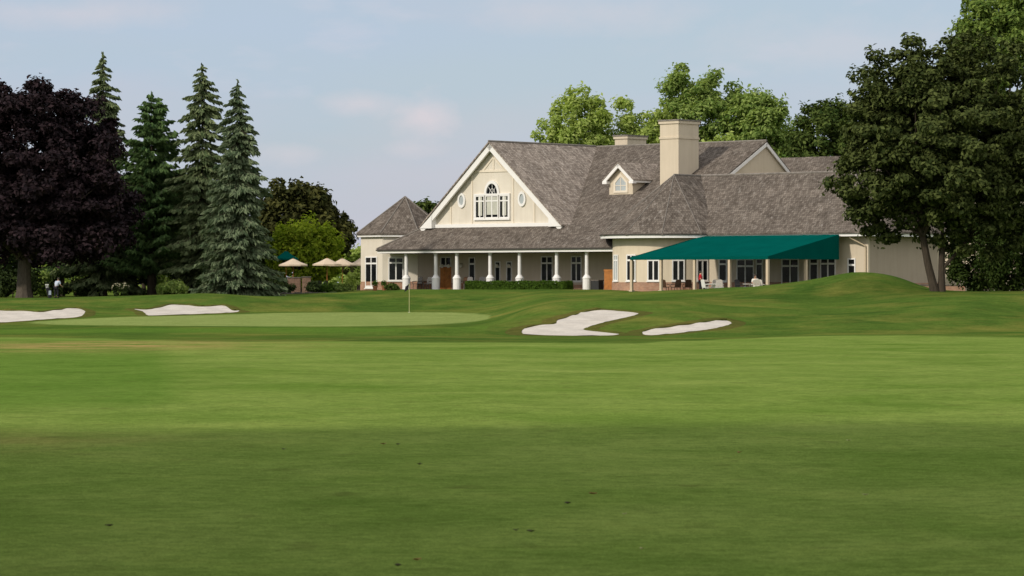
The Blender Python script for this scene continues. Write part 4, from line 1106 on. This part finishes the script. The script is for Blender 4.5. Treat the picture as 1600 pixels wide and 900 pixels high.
def chair(loc, rz, mat, label, group, cush=None):
    o = empty("patio_chair", loc, rz, label, "chair", group)
    for x in (-0.25,0.25):
        for y in (-0.24,0.24):
            m = MB(); m.tube([(x*1.08,y*1.08,0),(x,y,0.43)],0.025,6); m.build("leg", M[mat], o)
    m = MB(); m.box((-0.29,-0.28,0.43),(0.29,0.28,0.48)); m.build("seat", M[mat], o)
    m = MB(); m.prism([(-0.28,0.26,0.48),(0.28,0.26,0.48),(0.24,0.38,1.0),(0.12,0.40,1.06),(-0.12,0.40,1.06),(-0.24,0.38,1.0)],(0,0.045,0)); m.build("backrest", M[cush or mat], o)
    for x in (-0.31,0.31):
        m = MB(); m.tube([(x,-0.25,0.45),(x,-0.27,0.66),(x,0.30,0.70)],0.028,6); m.build("armrest", M[mat], o)
    return o
def table(loc, label, mat="white_plastic", r=0.55):
    o = empty("patio_table", loc, 0, label, "table")
    m = MB(); m.lathe((0,0,0.70),[(r,0),(r,0.04)],20,False); m.build("tabletop", M[mat], o)
    m = MB(); m.lathe((0,0,0),[(0.28,0),(0.26,0.04),(0.05,0.08),(0.05,0.70)],12); m.build("pedestal", M[mat], o)
zt_ = -0.9
def tp(px, Y, z=zt_): return ((px-800)/F*Y, Y, CZ+z)
chair(tp(1105,241),R(115),"white_plastic","white resin chair just right of the person in red",None)
chair(tp(1113,243),R(-150),"white_plastic","cushioned white chair, left one of the pair behind the white chair",None,"cushion")
chair(tp(1124,242.5),R(175),"white_plastic","cushioned white chair left of the second awning post",None,"cushion")
table(tp(1116,240.5),"round white table between the white chairs under the awning")
table(tp(1171,240),"round pale table beside the seated person in white","cushion",0.5)
chair(tp(1181,239),R(185),"white_plastic","white chair the person in white sits on",None,"cushion")
chair(tp(1188,239.5),R(160),"white_plastic","white chair beside the third awning post",None,"cushion")
chair(tp(1157,242),R(40),"metal","dark chair left of the pale table under the awning",None)
# dark seats on the left patio
for i,(px,Y) in enumerate(((418,272),(430,273),(496,279),(504,280))):
    chair(((px-800)/F*Y,Y,CZ-0.98 if px>440 else gz((px-800)/F*Y,Y)),R(160+25*i),"metal",["dark patio chair near the blue spruce, left one","dark patio chair beside the grill counter","dark patio chair right of the brick pillar","dark chair under the middle tan umbrella"][i],None)
# porch seats
for i,(px) in enumerate((652,668,732,752)):
    uu = U(px,1.8); w_ = Wp(uu,1.8,-0.655)
    chair(w_,R(-42+10*i),"metal",["dark porch chair right of the first column","dark porch chair left of the second column","dark porch chair right of the entrance columns","dark porch chair behind the left end of the hedge"][i],None)

M["wicker"] = plain("brown_wicker", (0.13, 0.075, 0.045), 0.85, 0.15, 0.4, 30)
for px, v_, lab in ((1038,-5.4,"brown wicker chair against the brick base of the bay, left one"),(1056,-5.0,"brown wicker chair against the brick base of the bay, middle one"),(1074,-4.6,"brown wicker chair against the brick base of the bay, right one"),(645,2.6,"brown wicker chair in the shade at the left end of the porch"),(727,2.4,"brown wicker chair right of the porch entrance door")):
    z_ = -0.9 if px > 1000 else -0.655
    chair(Wp(U(px,v_),v_,z_), R(px % 70 - 40), "wicker", lab, None)
def skinned(name, joints, edges, radii, mat, parent, root=0, sub=1):
    me = bpy.data.meshes.new(name); me.from_pydata(joints, edges, []); me.update()
    o = link_mesh(name, me, mat, parent)
    md = o.modifiers.new("skin", "SKIN"); md.use_smooth_shade = True
    sv = me.skin_vertices[0].data if me.skin_vertices else None
    if sv is None:
        bpy.context.view_layer.objects.active = o
        sv = me.skin_vertices[0].data
    for i, r in enumerate(radii): sv[i].radius = (r, r)
    sv[root].use_root = True
    s = o.modifiers.new("sub", "SUBSURF"); s.levels = sub; s.render_levels = sub
    return o

def person(loc, rz, label, pose, shirt, trousers, hair, height=1.74):
    """pose 'stand', 'sit', 'bend'"""
    o = empty("person", loc, rz, label, "person"); s = height/1.74
    if pose == "sit":
        pel = (0,0.05,0.55); ch = (0,0.13,1.0); nk=(0,0.13,1.14); hd=(0,0.09,1.30); top=(0,0.10,1.40)
        hip=[(x,0.05,0.54) for x in (-0.10,0.10)]; kn=[(x,-0.38,0.52) for x in (-0.14,0.14)]; an=[(x,-0.40,0.09) for x in (-0.14,0.14)]; to=[(x,-0.58,0.04) for x in (-0.15,0.15)]
        sh=[(x,0.13,1.06) for x in (-0.19,0.19)]; el=[(x,-0.02,0.80) for x in (-0.26,0.26)]; wr_=[(x,-0.24,0.76) for x in (-0.17,0.17)]; hn=[(x,-0.32,0.75) for x in (-0.14,0.14)]
    else:
        f = 0.20 if pose == "bend" else 0.0
        pel = (0,f*0.4,0.93); ch=(0,-f*0.6,1.30); nk=(0,-f*1.0,1.46); hd=(0,-f*1.2-0.02,1.60); top=(0,-f*1.3,1.70)
        hip=[(x,f*0.3,0.90) for x in (-0.10,0.10)]; kn=[(-0.11,-0.03,0.49),(0.12,0.04,0.49)]; an=[(-0.12,0.02,0.09),(0.13,0.08,0.09)]; to=[(-0.13,-0.16,0.04),(0.15,-0.10,0.04)]
        sh=[(x,-f*0.8,1.40) for x in (-0.20,0.20)]; el=[(-0.29,-f*0.6-0.02,1.13),(0.29,-f*0.6,1.13)]; wr_=[(-0.25,-0.22-f,0.98),(0.27,-0.12-f,0.92)]; hn=[(-0.23,-0.30-f,0.96),(0.26,-0.18-f,0.84)]
    J = [pel, ch, nk, hd, top]; Rr = [0.135,0.145,0.058,0.098,0.075]; E = [(0,1),(1,2),(2,3),(3,4)]
    for q in range(2):
        b = len(J)
        J += [hip[q], kn[q], an[q], to[q], sh[q], el[q], wr_[q], hn[q]]; Rr += [0.095,0.062,0.042,0.036,0.062,0.043,0.030,0.038]
        E += [(0,b),(b,b+1),(b+1,b+2),(b+2,b+3),(1,b+4),(b+4,b+5),(b+5,b+6),(b+6,b+7)]
        # fingers and thumb
        hx = Vector(hn[q]); d = (hx - Vector(wr_[q])).normalized(); sd = Vector((1,0,0))
        for fi, (off, ln) in enumerate(((-0.028,0.085),(-0.010,0.10),(0.010,0.095),(0.028,0.075))):
            c = len(J); p1 = hx + sd*off + d*0.02; p2 = p1 + d*ln*0.6; p3 = p2 + d*ln*0.3 + Vector((0,0.02,-0.03))
            J += [tuple(p1), tuple(p2), tuple(p3)]; Rr += [0.010,0.009,0.008]; E += [(b+7,c),(c,c+1),(c+1,c+2)]
        c = len(J); sgn = 1 if q == 0 else -1
        p1 = Vector(wr_[q]) + d*0.05 + sd*0.035*sgn; p2 = p1 + d*0.05 + sd*0.025*sgn
        J += [tuple(p1), tuple(p2)]; Rr += [0.012,0.010]; E += [(b+7,c),(c,c+1)]
    # nose
    c = len(J); J.append((hd[0], hd[1]-0.115, hd[2]+0.01)); Rr.append(0.016); E.append((3,c))
    J = [tuple(x*s for x in j) for j in J]; Rr = [r*s for r in Rr]
    skinned("body", J, E, Rr, M["skin"], o)
    # shirt and trousers follow the body, a little larger
    def sub_(idx, ed, rad, nm, mt):
        skinned(nm, [tuple(x*s for x in j) for j in idx], ed, [r*s for r in rad], mt, o)
    me_ = lambda a, b, t: tuple(a[i]*(1-t)+b[i]*t for i in range(3))
    sub_([pel, ch, me_(ch,nk,0.6), sh[0], me_(sh[0],el[0],0.9), sh[1], me_(sh[1],el[1],0.9)], [(0,1),(1,2),(1,3),(3,4),(1,5),(5,6)], [0.165,0.172,0.085,0.088,0.070,0.088,0.070], "shirt", M[shirt])
    sub_([pel, hip[0], kn[0], me_(kn[0],an[0],0.95), hip[1], kn[1], me_(kn[1],an[1],0.95)], [(0,1),(1,2),(2,3),(0,4),(4,5),(5,6)], [0.150,0.118,0.085,0.068,0.118,0.085,0.068], "trousers", M[trousers])
    hm = MB(); hm.lathe((hd[0]*s,(hd[1]+0.025)*s,(hd[2]-0.03)*s),[(0.085*s,0),(0.118*s,0.05*s),(0.112*s,0.12*s),(0.07*s,0.165*s),(0.01,0.18*s)],14); hm.build("hair", M[hair], o)
    for sx in (-1,1):
        e = MB(); e.lathe((sx*0.035*s,(hd[1]-0.092)*s,(hd[2]+0.012)*s),[(0.004,-0.008),(0.012,0),(0.004,0.008)],8); e.build("eye", M["hair_dark"], o)
    sm = MB()
    for q in range(2):
        a, t_ = Vector(an[q])*s, Vector(to[q])*s
        sm.tube([(a.x,a.y+0.06,0.05),(a.x,a.y-0.02,0.055),((a.x+t_.x)/2,(a.y+t_.y)/2,0.048),(t_.x,t_.y-0.03,0.035)],[0.05,0.056,0.052,0.034],8)
    sm.build("shoes", M["dark_cloth"], o)
    return o
person(tp(1094.5,242.2),R(80),"person in a red shirt and dark trousers standing under the awning","stand","red_cloth","dark_cloth","hair_dark",1.72)
person(tp(1180.5,239),R(5),"dark-haired person in white seated under the awning","sit","white_cloth","white_cloth","hair_dark")
pb = gp(88.5, 252); person(pb, R(150), "person in a pale blue shirt and dark trousers near the beech trunk", "bend", "blue_cloth", "dark_cloth", "hair_dark", 1.2/1.2*1.60)
# golf bag beside him
gbp = gp(76.5, 252)
o = empty("golf_bag", gbp, 0.4, "dark golf bag on the grass left of the person in pale blue", "golf bag")
m = MB(); m.tube([(0.1,0,0.02),(0,0,0.4),(-0.12,0,0.82)],[0.15,0.16,0.17],12); m.build("bag", M["dark_cloth"], o)
m = MB(); m.box((-0.06,-0.21,0.25),(0.12,-0.12,0.6)); m.build("pocket", M["blue_cloth"], o)
for i in range(5):
    m = MB(); a = i*1.25; m.tube([(-0.12+0.08*math.cos(a),0.08*math.sin(a),0.7),(-0.17+0.10*math.cos(a),0.10*math.sin(a),1.05)],0.012,5); m.box((-0.20+0.10*math.cos(a),0.10*math.sin(a)-0.02,1.03),(-0.12+0.10*math.cos(a),0.10*math.sin(a)+0.02,1.10)); m.build("golf_club", M["white_plastic"], o)
# pale flowering shrubs near the beech
for i,(px,lab) in enumerate(((183,"pale flowering bush in the shade below the tall spruce, left one"),(194,"pale flowering bush in the shade below the tall spruce, right one"))):
    o = broadleaf("flowering_bush", gp(px,258), [(0,0,0.55,0.32,0.3,0.45)], "shade","bark_dark",lab,cat="bush",nclump=10,per=50,leaf=0.12,clump=0.2,trunk=0.02,fork=0.2,seed=120+i,limbs=3)
    r_ = np.random.default_rng(i); d = r_.normal(0,1,(40,3)); d/=np.linalg.norm(d,axis=1,keepdims=True); d[:,2]=np.abs(d[:,2])
    quads_obj("blossom", leaf_quads(np.array([0,0,0.6])+d*np.array([0.42,0.4,0.5]), d, np.full(40,0.12), r_, 0.4, 1.1), M["blossom"], o)
# flower beds left of the pavilion
for i,(px,lab,mt,hh) in enumerate(((512,"low green border plants in front of the patio, left clump","hedge",0.75),(524,"low green border plants in front of the patio, middle clump","mid",0.7),(538,"yellow-green border plants near the pavilion","mid",0.75),(551,"tall pale shrub left of the pavilion","fresh",1.7),(612,"small green plant below the pavilion window","deep",0.5))):
    Y = 270 if px < 600 else 268
    broadleaf("border_plant", gp(px,Y), [(0,0,hh*0.5,0.55,0.5,hh*0.5)], mt,"bark_dark",lab,cat="plant",nclump=16,per=60,leaf=0.12,clump=0.25,trunk=0.02,fork=0.15,seed=130+i,limbs=4)
# terracotta pots near the pavilion
for i,(px,lab) in enumerate(((600,"terracotta pot at the pavilion corner"),(586,"terracotta pot in front of the pavilion door"))):
    q = gp(px,268.3); o = empty("plant_pot", q, 0, lab, "pot"); m = MB(); m.lathe((0,0,0),[(0.14,0),(0.20,0.32),(0.23,0.33),(0.23,0.40)],14); m.build("pot", M["terracotta"], o)
    r_ = np.random.default_rng(50+i); d = r_.normal(0,1,(220,3)); d/=np.linalg.norm(d,axis=1,keepdims=True)
    quads_obj("plant", leaf_quads(np.array([0,0,0.58])+d*0.28*r_.uniform(.3,1,(220,1)), d, np.full(220,0.10), r_), LM["hedge"], o)

# fallen leaves on the near fairway
LEAVES = [(925,776,0.075,"dry_leaf","curled tan leaf, largest pale one right of centre on the near fairway"),(887,792,0.085,"dark_leaf","dark leaf left of the curled tan leaf"),(831,836,0.06,"dark_leaf","small dark leaf below the centre of the near fairway"),
 (1155,711,0.07,"dry_leaf","tan leaf near the shade edge right of centre"),(1351,778,0.06,"pale_leaf","pale leaf lying alone on the right of the near fairway"),(975,808,0.04,"pale_leaf","small pale scrap below the curled tan leaf"),
 (443,706,0.07,"dark_leaf","dark leaf near the shade edge left of centre"),(600,697,0.07,"dry_leaf","tan leaf at the shade edge above the dark leaf"),(622,698,0.07,"dark_leaf","dark leaf touching the tan leaf at the shade edge"),(655,729,0.06,"dark_leaf","dark leaf in the shade below the shade-edge pair"),
 (651,881,0.06,"dry_leaf","tan leaf at the bottom of the near fairway"),(622,890,0.07,"dark_leaf","dark leaf at the bottom beside the tan leaf"),(172,827,0.06,"dark_leaf","dark twig-like leaf on the left of the near fairway"),(1003,863,0.05,"pale_leaf","pale leaf low on the near fairway right of centre"),
 (1325,692,0.05,"pale_leaf","tiny pale leaf near the shade edge on the right"),(806,835,0.05,"dark_leaf","smallest dark leaf at the bottom centre")]
for i,(px,py,sz,mt,lab) in enumerate(LEAVES):
    sz *= 0.5; p = hit(px,py); m = MB(); rr = random.Random(i); n = 10
    pts = []
    for k in range(n):
        a = 2*math.pi*k/n; r_ = sz*(0.55+0.45*abs(math.cos(a*1.5)))*rr.uniform(0.8,1.1)
        pts.append((r_*math.cos(a), r_*0.8*math.sin(a), 0.025+0.3*r_*abs(math.sin(a+i))))
    for k in range(n): m.face([(0,0,0.02),pts[k],pts[(k+1)%n]],None,True)
    m.tube([(0,0,0.02),(sz*1.1,0.01,0.03)],0.003,4)
    o = m.build("fallen_leaf", M[mt]); o.location = p; o.rotation_euler = (0,0,i*1.3); tag(o, lab, "leaf", "fallen leaves on the near fairway")

# --------------------------------------------------------------------------
# sky, sun, camera
# --------------------------------------------------------------------------
SUN_EL = 32.0; sd = Vector((-0.77, -0.64, 0)).normalized()*math.cos(R(SUN_EL)) + Vector((0,0,math.sin(R(SUN_EL))))
wd = bpy.data.worlds.new("World"); SC.world = wd; wd.use_nodes = True
nt = wd.node_tree; bg = nt.nodes["Background"]
sky = nt.nodes.new("ShaderNodeTexSky"); sky.sky_type = "NISHITA"; sky.sun_disc = False
sky.sun_elevation = R(SUN_EL); sky.sun_rotation = math.atan2(sd.x, sd.y); sky.air_density = 1.0; sky.dust_density = 1.0
tc = nt.nodes.new("ShaderNodeTexCoord")
def wnoise(scale, sc3, detail, rough, seed=0.0):
    mp_ = nt.nodes.new("ShaderNodeMapping"); mp_.inputs["Scale"].default_value = sc3; mp_.inputs["Location"].default_value = (seed, seed*0.7, seed*0.3)
    nt.links.new(tc.outputs["Generated"], mp_.inputs["Vector"])
    n = nt.nodes.new("ShaderNodeTexNoise"); n.inputs["Scale"].default_value = scale; n.inputs["Detail"].default_value = detail; n.inputs["Roughness"].default_value = rough
    nt.links.new(mp_.outputs[0], n.inputs["Vector"]); return n.outputs["Fac"]
def wramp(f, stops):
    r = nt.nodes.new("ShaderNodeValToRGB"); e = r.color_ramp.elements
    while len(e) < len(stops): e.new(0.5)
    for i,(p,c) in enumerate(stops): e[i].position = p; e[i].color = (c,c,c,1)
    nt.links.new(f, r.inputs[0]); return r.outputs[0]
def wmix(f, a, b):
    m = nt.nodes.new("ShaderNodeMix"); m.data_type = "RGBA"
    for s_, v in ((m.inputs[0], f), (m.inputs[6], a), (m.inputs[7], b)):
        if isinstance(v, tuple): s_.default_value = (*v, 1)
        elif isinstance(v, float): s_.default_value = v
        else: nt.links.new(v, s_)
    return m.outputs[2]
# thin veil of high cloud, streaked; a few warm wisps
veil = wramp(wnoise(5.0, (1, 1, 5), 5, 0.5, 3.1), [(0.32, 0.72), (0.68, 0.98)])
sep0 = nt.nodes.new("ShaderNodeSeparateXYZ"); nt.links.new(tc.outputs["Generated"], sep0.inputs[0])
def wmath(op, a, b):
    m = nt.nodes.new("ShaderNodeMath"); m.operation = op
    for s_, v in ((m.inputs[0], a), (m.inputs[1], b)):
        if isinstance(v, float): s_.default_value = v
        else: nt.links.new(v, s_)
    return m.outputs[0]
ln = wnoise(9.0, (1, 1, 3.5), 5, 0.55, 1.7)
lav = wramp(wmath("ADD", sep0.outputs["Z"], wmath("MULTIPLY", wmath("SUBTRACT", ln, 0.5), 0.16)), [(0.018, 0.0), (0.085, 1.0)])
veilcol = wmix(lav, (5.35, 5.50, 6.55), (4.55, 5.50, 6.75))
sep = nt.nodes.new("ShaderNodeSeparateXYZ"); nt.links.new(tc.outputs["Generated"], sep.inputs[0])
low = wramp(sep.outputs["Z"], [(0.15, 1.0), (0.60, 0.95)])
vm = nt.nodes.new("ShaderNodeMath"); vm.operation = "MULTIPLY"; nt.links.new(veil, vm.inputs[0]); nt.links.new(low, vm.inputs[1]); veil = vm.outputs[0]
veilcol = wmix(wramp(sep0.outputs["Z"], [(0.15, 0.0), (0.55, 1.0)]), veilcol, (8.6, 8.6, 8.7))  # added overhead brightness, out of view, lifting the ambient light
# added unseen brightness behind and right of the viewpoint, filling right-facing walls
sx_ = wmath("SUBTRACT", wmath("MULTIPLY", sep0.outputs["X"], 0.55), sep0.outputs["Y"])
veilcol = wmix(wramp(sx_, [(0.05, 0.0), (0.65, 1.0)]), veilcol, (10.0, 9.7, 9.3))
c1 = wmix(veil, sky.outputs[0], veilcol)
wisp = wramp(wnoise(13.0, (1, 1, 3.2), 6, 0.55, 8.3), [(0.60, 0.0), (0.74, 0.55)])
c2 = wmix(wisp, c1, (6.1, 6.1, 6.9))
# a few low warm puffs
def puff(px, py, rx, ry, amt):
    global c2
    d = Vector(((px-800)/F, 1.0, (HY-py)/F)).normalized()
    v = nt.nodes.new("ShaderNodeVectorMath"); v.operation = "SUBTRACT"; nt.links.new(tc.outputs["Generated"], v.inputs[0]); v.inputs[1].default_value = d
    w_ = nt.nodes.new("ShaderNodeVectorMath"); w_.operation = "MULTIPLY"; nt.links.new(v.outputs[0], w_.inputs[0]); w_.inputs[1].default_value = (F/rx, F/rx, F/ry)
    l = nt.nodes.new("ShaderNodeVectorMath"); l.operation = "LENGTH"; nt.links.new(w_.outputs[0], l.inputs[0])
    q = wmath("ADD", wmath("SUBTRACT", 1.0, l.outputs["Value"]), wmath("MULTIPLY", wmath("SUBTRACT", wnoise(46.0, (1, 1, 1.6), 5, 0.6, px*0.01), 0.5), 1.7))
    c2 = wmix(wramp(q, [(0.0, 0.0), (0.95, amt)]), c2, (6.9, 6.3, 6.65))
for a_ in ((660,182,62,46,0.75),(566,162,75,26,0.5),(452,240,70,24,0.45),(640,232,60,18,0.35),(110,20,260,30,0.4),(900,20,240,40,0.35),(1330,70,300,60,0.3)): puff(*a_)
nt.links.new(c2, bg.inputs[0]); bg.inputs[1].default_value = 0.105

sl = bpy.data.lights.new("sun", "SUN"); sl.energy = 2.75; sl.angle = R(3.0); sl.color = (1.0, 0.91, 0.78)
so_ = bpy.data.objects.new("sun", sl); COL.objects.link(so_)
so_.rotation_euler = (-sd).to_track_quat("-Z", "Y").to_euler(); so_.location = (-60, -20, 60)

cd = bpy.data.cameras.new("camera"); cam = bpy.data.objects.new("camera", cd); COL.objects.link(cam)
cd.sensor_width = 36; cd.lens = F/1600*36; cd.shift_y = -(450 - HY)/1600; cd.clip_end = 9000; cd.clip_start = 0.2
cam.location = (0, 0, CZ); cam.rotation_euler = (R(90), 0, 0)
cd.dof.use_dof = True; cd.dof.focus_distance = 240; cd.dof.aperture_fstop = 9
SC.camera = cam
SC.view_settings.view_transform = "Standard"; SC.view_settings.look = "None"; SC.view_settings.exposure = 0.0; SC.view_settings.gamma = 1.0
SC.view_settings.use_curve_mapping = False
SC.cycles.use_denoising = True
SC.cycles.max_bounces = 6
